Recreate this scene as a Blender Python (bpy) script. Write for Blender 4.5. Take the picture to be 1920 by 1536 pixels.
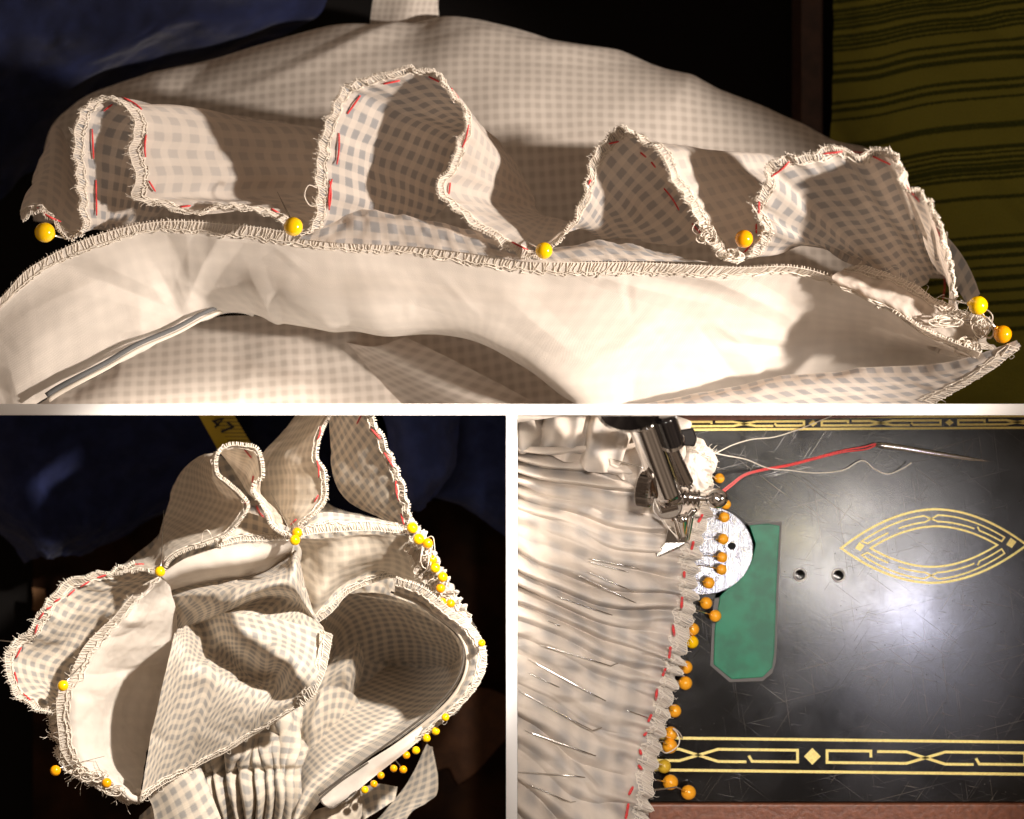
import bpy, bmesh, math, random
import numpy as np
from mathutils import Vector, Matrix
from mathutils.bvhtree import BVHTree
random.seed(7); RNG = np.random.RandomState(11)
for o in list(bpy.data.objects): bpy.data.objects.remove(o)
scene = bpy.context.scene; col = scene.collection
scene.unit_settings.scale_length = 0.01          # one unit is one centimetre
H = 40.0                                          # camera height over the table plane

# ---------------------------------------------------------------- camera
cd = bpy.data.cameras.new('camera'); cam = bpy.data.objects.new('camera', cd); col.objects.link(cam)
cam.location = (0, 0, H); cam.rotation_euler = (0, 0, 0)
cd.sensor_fit = 'HORIZONTAL'; cd.sensor_width = 36; cd.lens = 36*H/19.2
cd.clip_start = 1; cd.clip_end = 300
cd.dof.use_dof = True; cd.dof.focus_distance = H-0.3; cd.dof.aperture_fstop = (cd.lens/1000)/0.0048/100*1.0
cd.dof.aperture_fstop = 0.16
scene.camera = cam
# ---------------------------------------------------------------- dim room light
w = bpy.data.worlds.new('World'); scene.world = w; w.use_nodes = True
bg = w.node_tree.nodes['Background']; bg.inputs[1].default_value = 0.135
_wn = w.node_tree.nodes.new('ShaderNodeTexNoise'); _wn.inputs['Scale'].default_value = 2.2; _wn.inputs['Detail'].default_value = 1.5     # noise for an unseen room, bright and dark patches added for metal reflections
_wr = w.node_tree.nodes.new('ShaderNodeValToRGB'); _wr.color_ramp.elements[0].position = .40; _wr.color_ramp.elements[0].color = (.30, .20, .14, 1); _wr.color_ramp.elements[1].position = .62; _wr.color_ramp.elements[1].color = (2.3, 1.68, 1.22, 1)
_wc = w.node_tree.nodes.new('ShaderNodeTexCoord'); w.node_tree.links.new(_wc.outputs['Generated'], _wn.inputs['Vector']); w.node_tree.links.new(_wn.outputs[0], _wr.inputs[0]); w.node_tree.links.new(_wr.outputs[0], bg.inputs[0])
# ---------------------------------------------------------------- lamps
def spot(name, loc, aim, power, size_deg, blend, radius, color):
    l = bpy.data.lights.new(name, 'SPOT'); l.energy = power; l.spot_size = math.radians(size_deg); l.spot_blend = blend
    l.shadow_soft_size = radius; l.color = color
    o = bpy.data.objects.new(name, l); col.objects.link(o); o.location = loc
    o.rotation_euler = (Vector(aim)-Vector(loc)).to_track_quat('-Z', 'Y').to_euler()
    return o
spot('desk_lamp_ruffle', (31, 1.0, 21), (0.3, 3.6, 0), 124000, 20.5, 0.5, 0.9, (1.0, 0.865, 0.745))
spot('desk_lamp_pouch', (8.5, 8.5, 20), (-5.1, -4.1, 0), 73000, 22, 0.3, 0.5, (1.0, 0.89, 0.77))
spot('room_lamp', (3.5, 4, 34), (4.7, -4.7, 0), 39500, 18.6, 0.2, 1.2, (1.0, 0.90, 0.81))
spot('ceiling_bulb', (13.6, -5.6, 40), (5.4, -4.2, 0), 8500, 15.5, 0.7, 2.5, (1.0, 0.93, 0.88))
spot('ceiling_bulb', (15.4, -8.0, 40), (5.6, -4.4, 0), 4500, 15, 0.6, 1.1, (0.78, 0.78, 1.0))
spot('ceiling_bulb', (11.1, -5.0, 40), (5.0, -4.2, 0), 700, 15, 0.6, 0.32, (1.0, 0.80, 0.25))
spot('ceiling_bulb', (11.3, -6.3, 40), (5.0, -4.2, 0), 700, 15, 0.6, 0.30, (1.0, 0.97, 0.95))
spot('ceiling_bulb', (13.0, -3.9, 40), (5.0, -4.2, 0), 450, 15, 0.6, 0.30, (1.0, 0.85, 0.65))
scene.view_settings.view_transform = 'Standard'; scene.view_settings.look = 'None'
scene.view_settings.exposure = 0.0; scene.view_settings.gamma = 1
scene.render.resolution_x = 1024; scene.render.resolution_y = 819

# ---------------------------------------------------------------- helpers
def W(px, py, z=0.0):
    k = (H-z)/H
    return np.array([(px-960)/100*k, (768-py)/100*k, z])
def WA(a):
    a = np.asarray(a, float); k = (H-a[..., 2])/H
    return np.stack([(a[..., 0]-960)/100*k, (768-a[..., 1])/100*k, a[..., 2]], -1)
def crom(p, n):
    p = np.asarray(p, float); k = len(p)
    if k == 2: t = np.linspace(0, 1, n).reshape((-1,)+(1,)*(p.ndim-1)); return p[0]*(1-t)+p[1]*t
    q = np.concatenate([[2*p[0]-p[1]], p, [2*p[-1]-p[-2]]])
    t = np.linspace(0, k-1, n); i = np.minimum(t.astype(int), k-2); f = t-i
    sh = (-1,)+(1,)*(p.ndim-1); f = f.reshape(sh)
    a, b, c, d = q[i], q[i+1], q[i+2], q[i+3]
    return 0.5*((2*b)+(-a+c)*f+(2*a-5*b+4*c-d)*f*f+(-a+3*b-3*c+d)*f**3)
def arcsample(p, n):
    d = crom(p, max(400, n*4)); L = np.concatenate([[0], np.cumsum(np.linalg.norm(np.diff(d[:, :2], axis=0), axis=1))])
    s = np.linspace(0, L[-1], n); return np.stack([np.interp(s, L, d[:, j]) for j in range(d.shape[1])], -1)
def vnoise(x, y, seed=0):
    xi = np.floor(x).astype(np.int64); yi = np.floor(y).astype(np.int64); fx = x-xi; fy = y-yi
    fx = fx*fx*fx*(fx*(fx*6-15)+10); fy = fy*fy*fy*(fy*(fy*6-15)+10)
    def h(a, b):
        n = (a*374761393+b*668265263+seed*1442695041) & 0x7fffffff
        n = ((n ^ (n >> 13))*1274126177) & 0x7fffffff
        return ((n ^ (n >> 16)) & 0xffff)/32767.5-1
    return (h(xi, yi)*(1-fx)+h(xi+1, yi)*fx)*(1-fy)+(h(xi, yi+1)*(1-fx)+h(xi+1, yi+1)*fx)*fy
def fbm(x, y, seed=0, o=3):
    return sum(vnoise(x*2**i+i*17.3, y*2**i-i*9.1, seed+i)*0.5**i for i in range(o))

CLIP = {1: lambda P: (P[:, 1] < 0.11, 1, 0.11, 1), 2: None, 3: None}
def clip_panel(V, F, panel):
    """a cloth ends where it meets the added border board: drop faces beyond it, press the rest onto it"""
    if panel is None: return V, F
    V = V.copy()
    if panel == 1: bad = V[:, 1] < 0.1
    elif panel == 2: bad = (V[:, 1] > -0.1) | (V[:, 0] > -0.115)
    else: bad = (V[:, 1] > -0.1) | (V[:, 0] < 0.105)
    F = [f for f in F if not all(bad[i] for i in f)]
    if panel == 1: V[:, 1] = np.maximum(V[:, 1], 0.1)
    elif panel == 2: V[:, 1] = np.minimum(V[:, 1], -0.1); V[:, 0] = np.minimum(V[:, 0], -0.115)
    else: V[:, 1] = np.minimum(V[:, 1], -0.1); V[:, 0] = np.maximum(V[:, 0], 0.105)
    return V, F
def mesh_obj(name, V, F, mat, parent=None, uv=None, smooth=True, kind=None, label=None):
    V = np.asarray(V, float)
    if parent is not None: V = V-np.array(parent['_loc'] if '_loc' in parent else (0, 0, 0))
    me = bpy.data.meshes.new(name); me.from_pydata(V.tolist(), [], [list(map(int, f)) for f in F])
    if uv is not None:
        l = me.uv_layers.new(name='UVMap'); idx = np.zeros(len(me.loops), int); me.loops.foreach_get('vertex_index', idx)
        l.data.foreach_set('uv', np.asarray(uv, float)[idx].ravel())
    if smooth: me.polygons.foreach_set('use_smooth', [True]*len(me.polygons))
    if mat: me.materials.append(mat)
    o = bpy.data.objects.new(name, me); col.objects.link(o)
    if parent is not None: o.parent = parent
    if kind: o['kind'] = kind
    if label: o['label'] = label
    return o
def thing(name, label, cat, loc=(0, 0, 0), group=None):
    o = bpy.data.objects.new(name, None); col.objects.link(o); o.location = loc; o.empty_display_size = 0.2
    o['label'] = label; o['category'] = cat; o['_loc'] = [float(c) for c in loc]
    if group: o['group'] = group
    return o
def tubes(paths, r, sides=5, caps=True, taper=None):
    V = []; F = []; n0 = 0
    ang = np.arange(sides)*2*math.pi/sides; ca, sa = np.cos(ang), np.sin(ang)
    for k, p in enumerate(paths):
        p = np.asarray(p, float); m = len(p)
        if m < 2: continue
        T = np.gradient(p, axis=0); T /= np.linalg.norm(T, axis=1)[:, None]+1e-9
        ref = np.array([0.31, 0.17, 0.93]); A = np.cross(T, ref); A /= np.linalg.norm(A, axis=1)[:, None]+1e-9
        B = np.cross(T, A)
        rr = (r[k] if isinstance(r, (list, np.ndarray)) else r)*np.ones(m)
        if taper is not None: rr = rr*taper(np.linspace(0, 1, m))
        R = p[:, None, :]+(A[:, None, :]*ca[None, :, None]+B[:, None, :]*sa[None, :, None])*rr[:, None, None]
        V.append(R.reshape(-1, 3))
        for i in range(m-1):
            for j in range(sides):
                a = n0+i*sides+j; b = n0+i*sides+(j+1) % sides
                F.append((a, b, b+sides, a+sides))
        if caps:
            F.append(tuple(n0+j for j in range(sides))[::-1]); F.append(tuple(n0+(m-1)*sides+j for j in range(sides)))
        n0 += m*sides
    return (np.concatenate(V) if V else np.zeros((0, 3))), F

def creases(x, y, n, seed, amp=.05, wid=.35, ln=.9, ang=None, spread=1.0, box_=None):
    """tent-shaped wrinkles: sharp along the crest, fading out at both ends"""
    r_ = np.random.RandomState(seed); h = np.zeros_like(x)
    x0, x1, y0, y1 = box_ or (x.min(), x.max(), y.min(), y.max())
    for k in range(n):
        cx_, cy_ = r_.uniform(x0, x1), r_.uniform(y0, y1); a = (ang if ang is not None else r_.uniform(0, math.pi))+r_.uniform(-1, 1)*spread*(.6 if ang is not None else 1)
        L_ = ln*r_.uniform(.5, 1.6); w_ = wid*r_.uniform(.5, 1.5); s_ = r_.choice([-1, 1])*r_.uniform(.4, 1.2)*amp
        t = (x-cx_)*math.cos(a)+(y-cy_)*math.sin(a); d = -(x-cx_)*math.sin(a)+(y-cy_)*math.cos(a)+.10*t*t*r_.uniform(-1, 1)
        w2 = w_*(.55+.45*np.clip(1+t/L_, 0, 2)/2)
        h += s_*np.exp(-(t/L_)**2)*np.clip(1-np.sqrt(d*d+.0006)/w2, 0, 1)**1.15
    return h
SURF = {1: [], 2: [], 3: []}
class Sheet:
    def __init__(s, name, rows, mat, parent, panel, nu=160, nv=60, mode='arc', wr=0.0, wf=1.0, uvs=1.0, uvr=0.0, wseed=0,
                 aniso=(1, 1), disp=None, kind=None, label=None, trace=True, flat_uv=False, octv=4):
        R = np.stack([(crom(r, nu) if mode == 'idx' else arcsample(r, nu)) for r in rows])     # rows x nu x 3
        G = crom(R, nv)                                                                        # nv x nu x 3 in px
        P = WA(G)
        s.nu, s.nv = nu, nv
        du = np.linalg.norm(np.diff(P, axis=1), axis=2); dv = np.linalg.norm(np.diff(P, axis=0), axis=2)
        U = np.concatenate([np.zeros((nv, 1)), np.cumsum(du, 1)], 1); Um = U.mean(0)[None, :]; 
        U = np.repeat(.55*U[:1]+.45*Um, nv, 0)
        Vv = np.concatenate([np.zeros((1, nu)), np.cumsum(dv, 0)], 0); Vm = Vv.mean(1)[:, None]
        Vv = 0.75*Vv+0.25*Vm
        s.P = P; s.N = s.normals(P)
        if wr:
            f = wr*fbm(U*wf*aniso[0], Vv*wf*aniso[1], wseed, octv); P = P+s.N*f[..., None]
        if disp is not None:
            P = P+disp(U, Vv, P, s.N)
        s.P = P; s.N = s.normals(P); s.U = U; s.V = Vv
        if flat_uv: U = P[..., 0]+.12*P[..., 2]; Vv = -P[..., 1]*(1.0)+.35*P[..., 2]
        c, sn = math.cos(uvr), math.sin(uvr)
        uv = np.stack([(U*c-Vv*sn)*uvs, (U*sn+Vv*c)*uvs], -1).reshape(-1, 2)
        F = [(i*nu+j, i*nu+j+1, (i+1)*nu+j+1, (i+1)*nu+j) for i in range(nv-1) for j in range(nu-1)]
        V, F = clip_panel(P.reshape(-1, 3), F, panel)
        s.panel = panel; s.parent = parent
        s.obj = mesh_obj(name, V, F, mat, parent, uv, kind=kind, label=label)
        if trace and panel: SURF[panel].append((BVHTree.FromPolygons([tuple(v) for v in V], F), s.obj))
    def normals(s, P):
        a = np.gradient(P, axis=1); b = np.gradient(P, axis=0); n = np.cross(a, b)
        n /= np.linalg.norm(n, axis=2)[..., None]+1e-9
        n[n[..., 2] < 0] *= -1
        return n
    def at(s, u, v, off=0.0):
        x = np.clip(u, 0, 1)*(s.nu-1); y = np.clip(v, 0, 1)*(s.nv-1)
        i = min(int(x), s.nu-2); j = min(int(y), s.nv-2); fx, fy = x-i, y-j
        f = lambda A: (A[j, i]*(1-fx)+A[j, i+1]*fx)*(1-fy)+(A[j+1, i]*(1-fx)+A[j+1, i+1]*fx)*fy
        return f(s.P)+f(s.N)*off
    def edge_len(s, v=0):
        j = int(v*(s.nv-1)); return np.linalg.norm(np.diff(s.P[j], axis=0), axis=1).sum()
CAM = Vector((0, 0, H))
def hit(panel, px, py):
    t = Vector(W(px, py, 0)); d = (t-CAM).normalized(); best = None
    for b, o in SURF[panel]:
        loc, n, i, dist = b.ray_cast(CAM, d)
        if loc is not None and (best is None or dist < best[2]): best = (loc, n, dist, o)
    if best is None: return None
    n = best[1] if best[1].z > 0 else -best[1]
    return np.array(best[0]), np.array(n), best[3]
def hitz(panel, px, py, default=-1.0):
    h = hit(panel, px, py); return h[0][2] if h else default

def panel_ok(p, panel):
    if panel == 1: return p[1] > 0.11
    if panel == 2: return p[1] < -0.11 and p[0] < -0.13
    return p[1] < -0.11 and p[0] > 0.12
def overlock(sh, mat, width=0.26, step=0.07, r=0.013, u0=0, u1=1, edge_v=0.0, fray=0.3, seed=0, name='overlock_stitching', hair=0.2, roll=0.05):
    rng = np.random.RandomState(seed+5); r = r*.86
    j = 0 if edge_v < 0.5 else sh.nv-1
    seg = np.linalg.norm(np.diff(sh.P[j], axis=0), axis=1); L = np.concatenate([[0], np.cumsum(seg)]); tot = L[-1]
    uu = np.linspace(0, 1, sh.nu)
    colL = np.linalg.norm(np.diff(sh.P, axis=0), axis=2)
    def inner(u, w):            # v at distance w from the edge
        i = min(int(u*(sh.nu-1)), sh.nu-1); c = colL[:, i] if j == 0 else colL[::-1, i]
        cs = np.concatenate([[0], np.cumsum(c)]); v = np.interp(w, cs, np.linspace(0, 1, sh.nv))
        return v if j == 0 else 1-v
    n = int(tot*(u1-u0)/step); paths = []; hairs = []; chain = []; chain2 = []; hem = []
    for k in range(n):
        s_ = (u0*tot+k*step)+rng.uniform(-.25, .25)*step; u = np.interp(s_, L, uu); u2 = np.interp(s_+step*.6, L, uu)
        wv = width*rng.uniform(.8, 1.12)
        u0_ = np.interp(s_-step*rng.uniform(-1, 1.4), L, uu); a = sh.at(u0_, inner(u, wv), 0.004); b = sh.at(u+(u2-u)*rng.uniform(-1, 1), inner(u, wv*.55), rng.uniform(.006, .02)); c = sh.at(u2, inner(u2, wv*.12), 0.014)
        e0 = sh.at(u2, edge_v); o = sh.at(u2, edge_v)-sh.at(u2, inner(u2, .08)); o /= np.linalg.norm(o)+1e-9
        nn = (c-sh.at(u2, inner(u2, wv*.12)))/0.014
        e = e0+o*roll*.6*rng.uniform(.3, 1.5)+nn*.004; d = e0-nn*.05+o*.01; f = sh.at(u2, inner(u2, wv*.5), -0.03)
        if not panel_ok(a, sh.panel) or not panel_ok(e, sh.panel): continue
        paths.append(crom([a, b, c, e, d, f], 12))
        chain.append(a+(0, 0, .012)+nn*.01*math.sin(k*2.1)); hem.append(e0+o*.012+nn*.012)
        chain2.append(sh.at(u, inner(u, wv*.72), 0.03)+o*rng.uniform(-.015, .015))
        if rng.rand() < hair:
            t = np.cross(o, nn); ln = rng.uniform(.04, fray); q = e+t*rng.uniform(-.3, .3)*ln
            dv_ = o+t*rng.uniform(-.7, .7); hairs.append(crom([e0, e+dv_*ln*.4, e+dv_*ln*.8+nn*rng.uniform(-.25, .25)*ln, e+dv_*ln*1.15+t*rng.uniform(-.3, .3)*ln], 7))
        if rng.rand() < .06:     # loose little loops
            t = np.cross(o, nn); ln = rng.uniform(.04, .10); c0 = sh.at(u, inner(u, wv*rng.uniform(.1, .8)), .03)
            hairs.append(crom([c0, c0+o*ln+t*ln*.7+nn*.03, c0+o*ln*1.2-t*ln*.6+nn*.05, c0-t*ln*.4], 9))
    if not paths: return
    V1, F1 = tubes(paths, r*rng.uniform(.65, 1.15, len(paths)), 5)
    def brk(c):                      # split into runs where neighbours are close
        out = []; cur = [c[0]]
        for q in c[1:]:
            if np.linalg.norm(q-cur[-1]) > step*4: out.append(cur); cur = []
            cur.append(q)
        out.append(cur); return [np.array(x) for x in out if len(x) > 2]
    V2, F2 = tubes(brk(chain)+brk(chain2), r*1.15, 5)
    V4, F4 = tubes(brk(hem), 0.008, 5)
    V3, F3 = tubes(hairs, r*.4, 4) if hairs else (np.zeros((0, 3)), [])
    Vs = [V1, V2, V4, V3]; Fs = []; off = 0
    for V_, F_ in ((V1, F1), (V2, F2), (V4, F4), (V3, F3)):
        Fs += [tuple(i+off for i in f) for f in F_]; off += len(V_)
    return mesh_obj(name, np.concatenate(Vs), Fs, mat, sh.parent, kind='stuff')
def stitch(panel, seg, mat, parent, r=0.024, bow=0.0, z=.06):
    pts = []; ex, ey = (seg[2]-seg[0])*.14, (seg[3]-seg[1])*.14; seg = (seg[0]-ex, seg[1]-ey, seg[2]+ex, seg[3]+ey)
    for t in np.linspace(0, 1, 7):
        x = seg[0]*(1-t)+seg[2]*t; y = seg[1]*(1-t)+seg[3]*t
        dx, dy = seg[2]-seg[0], seg[3]-seg[1]; L = math.hypot(dx, dy)+1e-6
        b = math.sin(t*math.pi)*bow; x += -dy/L*b; y += dx/L*b
        h = hit(panel, x, y)
        zz = h[0][2] if h else 0.0
        pts.append((x, y, zz))
    zs = np.array([p[2] for p in pts]); zs = np.clip(zs, np.median(zs)-.15, np.median(zs)+.3)
    k = math.sin
    P = WA([(p[0], p[1], zz+z*(0.75+.5*k(i/6*math.pi))) for i, (p, zz) in enumerate(zip(pts, zs))])
    if not all(panel_ok(p, panel) for p in P): return None
    V, F = tubes([P], r, 6, taper=lambda t: 0.8+0.25*np.sin(np.clip(t, 0, 1)*math.pi)**.3)
    h = hit(panel, (seg[0]+seg[2])/2, (seg[1]+seg[3])/2)
    return mesh_obj('basting_stitch', V, F, mat, parent)
def pin(panel, head, rad, tips, label, mats, group, z=None, zt=0.06, hide=0.0):
    """glass-headed pin: head centre (px), shaft towards tips [(px,py,dz)...]"""
    hz = z if z is not None else hitz(panel, *head)+rad/100*.8
    loc = W(head[0], head[1], hz); k = (H-hz)/H; R = rad/100*k
    t = thing('ball_head_pin', label, 'pin', tuple(loc), group)
    bm = bmesh.new(); bmesh.ops.create_uvsphere(bm, u_segments=28, v_segments=18, radius=R)
    me = bpy.data.meshes.new('head'); bm.to_mesh(me); bm.free(); me.polygons.foreach_set('use_smooth', [True]*len(me.polygons)); me.materials.append(mats[0])
    o = bpy.data.objects.new('head', me); col.objects.link(o); o.parent = t; o.scale = (1, 1.0, .97)
    pts = [loc]+[W(a, b, c) for a, b, c in tips]
    d = pts[1]-pts[0]; d /= np.linalg.norm(d)
    V, F = tubes([np.array(pts)], max(R*.11, .013), 8, taper=lambda t: np.where(t > .97, .25, 1.0))
    mesh_obj('shaft', V, F, mats[1], t)
    V, F = tubes([np.array([loc+d*R*.9, loc+d*R*1.12])], R*.28, 10); mesh_obj('collar', V, F, mats[0], t)
    return t
def box(x0, x1, y0, y1, z0, z1):
    V = [(x, y, z) for z in (z0, z1) for y in (y0, y1) for x in (x0, x1)]
    F = [(0, 2, 3, 1), (4, 5, 7, 6), (0, 1, 5, 4), (2, 6, 7, 3), (0, 4, 6, 2), (1, 3, 7, 5)]
    return np.array(V, float), F
def bevel(o, wdt=0.03, seg=3):
    m = o.modifiers.new('bevel', 'BEVEL'); m.width = wdt; m.segments = seg; m.limit_method = 'ANGLE'; return o

# ---------------------------------------------------------------- materials
def newmat(name):
    m = bpy.data.materials.new(name); m.use_nodes = True; nt = m.node_tree; b = nt.nodes['Principled BSDF']; return m, nt, b
def N(nt, t, **kw):
    n = nt.nodes.new(t)
    for k, v in kw.items(): setattr(n, k, v)
    return n
def mth(nt, op, a, b=None, c=None):
    n = nt.nodes.new('ShaderNodeMath'); n.operation = op
    for i, x in enumerate((a, b, c)):
        if x is None: continue
        if isinstance(x, (int, float)): n.inputs[i].default_value = x
        else: nt.links.new(x, n.inputs[i])
    return n.outputs[0]
def mixc(nt, f, a, b):
    n = nt.nodes.new('ShaderNodeMix'); n.data_type = 'RGBA'
    for i, x in ((0, f), (6, a), (7, b)):
        if isinstance(x, (int, float, tuple)): n.inputs[i].default_value = x if not isinstance(x, tuple) else (x+(1,) if len(x) == 3 else x)
        else: nt.links.new(x, n.inputs[i])
    return n.outputs[2]
def mapr(nt, x, a, b, c=0.0, d=1.0, smooth=True):
    n = nt.nodes.new('ShaderNodeMapRange'); n.interpolation_type = 'SMOOTHSTEP' if smooth else 'LINEAR'
    nt.links.new(x, n.inputs[0]); n.inputs[1].default_value = a; n.inputs[2].default_value = b; n.inputs[3].default_value = c; n.inputs[4].default_value = d
    return n.outputs[0]
def cloth(name, base=(.82, .755, .69), check=(.42, .435, .46), period=.31, contrast=1.0, back=.45, transl=.45, mottle=.04, gingham=True, weave=110, bump=.16, soft=.05, fillw=.54, tint=.24, side=None):
    m, nt, b = newmat(name); L = nt.links
    uv = N(nt, 'ShaderNodeUVMap'); uv.uv_map = 'UVMap'
    # slightly wavering yarns
    ns = N(nt, 'ShaderNodeTexNoise'); ns.inputs['Scale'].default_value = 1.1; L.new(uv.outputs[0], ns.inputs['Vector'])
    off = N(nt, 'ShaderNodeVectorMath'); off.operation = 'MULTIPLY_ADD'; L.new(ns.outputs['Color'], off.inputs[0]); off.inputs[1].default_value = (.09, .09, 0); L.new(uv.outputs[0], off.inputs[2])
    sp = N(nt, 'ShaderNodeSeparateXYZ'); L.new(off.outputs[0], sp.inputs[0])
    nf = N(nt, 'ShaderNodeTexNoise'); nf.inputs['Scale'].default_value = 60; nf.inputs['Detail'].default_value = 3; L.new(uv.outputs[0], nf.inputs['Vector'])
    cc = base
    nm = N(nt, 'ShaderNodeTexNoise'); nm.inputs['Scale'].default_value = 2.2; nm.inputs['Detail'].default_value = 5; L.new(uv.outputs[0], nm.inputs['Vector'])
    cc = mixc(nt, mapr(nt, nm.outputs[0], .35, .7), tuple(c*(1-mottle) for c in base), tuple(min(1, c*(1+mottle*.5)) for c in base))
    if gingham:
        fs = []
        for ax in (0, 1):
            f = mth(nt, 'FRACT', mth(nt, 'DIVIDE', sp.outputs[ax], period))
            jit = mth(nt, 'MULTIPLY', mth(nt, 'SUBTRACT', nf.outputs[0], .5), .16)
            d = mth(nt, 'ADD', mth(nt, 'ABSOLUTE', mth(nt, 'SUBTRACT', f, .5)), jit)
            fs.append(mapr(nt, d, fillw/2-soft, fillw/2+soft, 1, 0))
        both = mth(nt, 'MULTIPLY', fs[0], fs[1]); one = mth(nt, 'MAXIMUM', fs[0], fs[1])
        k = mth(nt, 'ADD', mth(nt, 'MULTIPLY', both, 1-tint), mth(nt, 'MULTIPLY', one, tint))
        geo = N(nt, 'ShaderNodeNewGeometry')
        k = mth(nt, 'MULTIPLY', k, contrast)
        if side: k = mth(nt, 'MULTIPLY', k, mth(nt, 'ADD', mth(nt, 'MULTIPLY', geo.outputs['Backfacing'], side[1]-side[0]), side[0]))     # printed face and paler wrong side
        cc = mixc(nt, k, cc, check)
    L.new(cc, b.inputs['Base Color']); b.inputs['Roughness'].default_value = .9
    b.inputs['Specular IOR Level'].default_value = .12
    b.inputs['Sheen Weight'].default_value = .12; b.inputs['Sheen Roughness'].default_value = .5
    # weave relief
    hs = []
    for ax in (0, 1): hs.append(mth(nt, 'SINE', mth(nt, 'MULTIPLY', sp.outputs[ax], weave*1.9)))
    h = mth(nt, 'MULTIPLY', hs[0], hs[1])
    h = mth(nt, 'ADD', mth(nt, 'MULTIPLY', h, .35), mth(nt, 'MULTIPLY', nf.outputs[0], 1.2))
    h = mth(nt, 'ADD', h, mth(nt, 'MULTIPLY', nm.outputs[0], .5))
    bp = N(nt, 'ShaderNodeBump'); bp.inputs['Strength'].default_value = bump; bp.inputs['Distance'].default_value = .03; L.new(h, bp.inputs['Height']); L.new(bp.outputs[0], b.inputs['Normal'])
    tr = N(nt, 'ShaderNodeBsdfTranslucent'); tc = mixc(nt, .5, cc, tuple(np.array(base)*np.array((1.0, .82, .66)))); L.new(tc, tr.inputs[0]); L.new(bp.outputs[0], tr.inputs[1])
    mx = N(nt, 'ShaderNodeMixShader'); mx.inputs[0].default_value = transl; out = nt.nodes['Material Output']
    L.new(b.outputs[0], mx.inputs[1]); L.new(tr.outputs[0], mx.inputs[2]); L.new(mx.outputs[0], out.inputs[0])
    return m
def plain(name, c, rough=.6, metal=0, spec=.5, coat=0, bump=0, bs=20, var=0, sheen=0):
    m, nt, b = newmat(name); L = nt.links
    b.inputs['Base Color'].default_value = tuple(c)+(1,); b.inputs['Roughness'].default_value = rough; b.inputs['Metallic'].default_value = metal
    b.inputs['Specular IOR Level'].default_value = spec; b.inputs['Coat Weight'].default_value = coat; b.inputs['Sheen Weight'].default_value = sheen
    tc = N(nt, 'ShaderNodeTexCoord'); n = N(nt, 'ShaderNodeTexNoise'); n.inputs['Scale'].default_value = bs; n.inputs['Detail'].default_value = 6; L.new(tc.outputs['Object'], n.inputs['Vector'])
    if var: L.new(mixc(nt, mapr(nt, n.outputs[0], .3, .7), tuple(np.array(c)*(1-var)), tuple(np.minimum(1, np.array(c)*(1+var)))), b.inputs['Base Color'])
    if bump:
        bp = N(nt, 'ShaderNodeBump'); bp.inputs['Strength'].default_value = bump; bp.inputs['Distance'].default_value = .02; L.new(n.outputs[0], bp.inputs['Height']); L.new(bp.outputs[0], b.inputs['Normal'])
    return m
M = {}
M['ging'] = cloth('blue_gingham_cotton')
M['ging_r'] = cloth('blue_gingham_cotton_ruffle', check=(.39, .40, .42), side=(.45, 1.0))
M['ging_far'] = cloth('gingham_cotton_wrong_side', check=(.50, .45, .40), contrast=.7, period=.30, soft=.13, tint=.34)
M['ging_b'] = cloth('fine_gingham_cotton', base=(.76, .68, .575), check=(.31, .31, .31), period=.205, contrast=.9, soft=.09, transl=.16, tint=.32)
M['ging_bf'] = cloth('fine_gingham_cotton_wrong_side', base=(.76, .68, .575), check=(.40, .36, .31), period=.205, contrast=.6, soft=.13, transl=.2, tint=.38)
M['ging_c'] = cloth('soft_gingham_cotton', base=(.75, .665, .58), check=(.30, .31, .33), period=.46, contrast=.55, soft=.19, transl=.15, weave=90, bump=.3, fillw=.5, mottle=.1)
M['lining'] = cloth('white_lining', base=(.86, .80, .735), check=(.50, .47, .44), contrast=.16, period=.30, soft=.15, tint=.5, transl=.22, mottle=.05, bump=.3)
M['thread'] = cloth('cream_thread', base=(.90, .84, .75), gingham=False, transl=.2, mottle=.03, bump=.05)
M['red'] = plain('red_thread', (.62, .03, .03), .6, sheen=.4, var=.25, bs=30, bump=.4)
M['pin'] = plain('yellow_plastic', (.95, .56, .0), .16, coat=.3, var=.02)
M['pin_o'] = plain('orange_yellow_plastic', (.92, .38, .0), .16, coat=.3, var=.02)
M['steel'] = plain('polished_steel', (.80, .78, .74), .2, metal=1)
M['chrome'] = plain('chrome', (.82, .80, .78), .09, metal=1, bump=.04, bs=6)
M['white'] = plain('white_border_board', (.93, .93, .93), .6, bump=.02)
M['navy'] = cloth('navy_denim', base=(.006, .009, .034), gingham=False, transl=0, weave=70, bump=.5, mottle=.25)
M['navy_b'] = cloth('blue_denim', base=(.05, .075, .25), gingham=False, transl=0, weave=70, bump=.6, mottle=.25)
M['black'] = plain('void_black', (.004, .0035, .0035), .9, spec=.1)  # near-black colour stands for the unlit void under the displays
M['wood'] = plain('dark_brown_wood', (.035, .014, .008), .6, bump=.2, var=.4, bs=3)
# ================================================================ added boards: white borders made solid, keeping lamp light apart
ZT = 1.3; kz = (H-ZT)/H
t = thing('added_border_board', 'added white border board running straight across between the ruffle display and the two lower ones', 'board', (0, 0, -7))
V, F = box(-11, 11, -.105*kz, .105*kz, -7, ZT); mesh_obj('panel', V, F, M['white'], t, smooth=False)
t = thing('added_border_board', 'added white border board between the pouch display and the sewing machine display', 'board', (0, -4, -7))
V, F = box(-.11*kz, .10*kz, -9, -.106*kz, -7, ZT); mesh_obj('panel', V, F, M['white'], t, smooth=False)
V, F = box(-40, 40, -30, 30, -7.4, -7.0); o = mesh_obj('table', V, F, M['black'], smooth=False); o['kind'] = 'structure'

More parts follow.
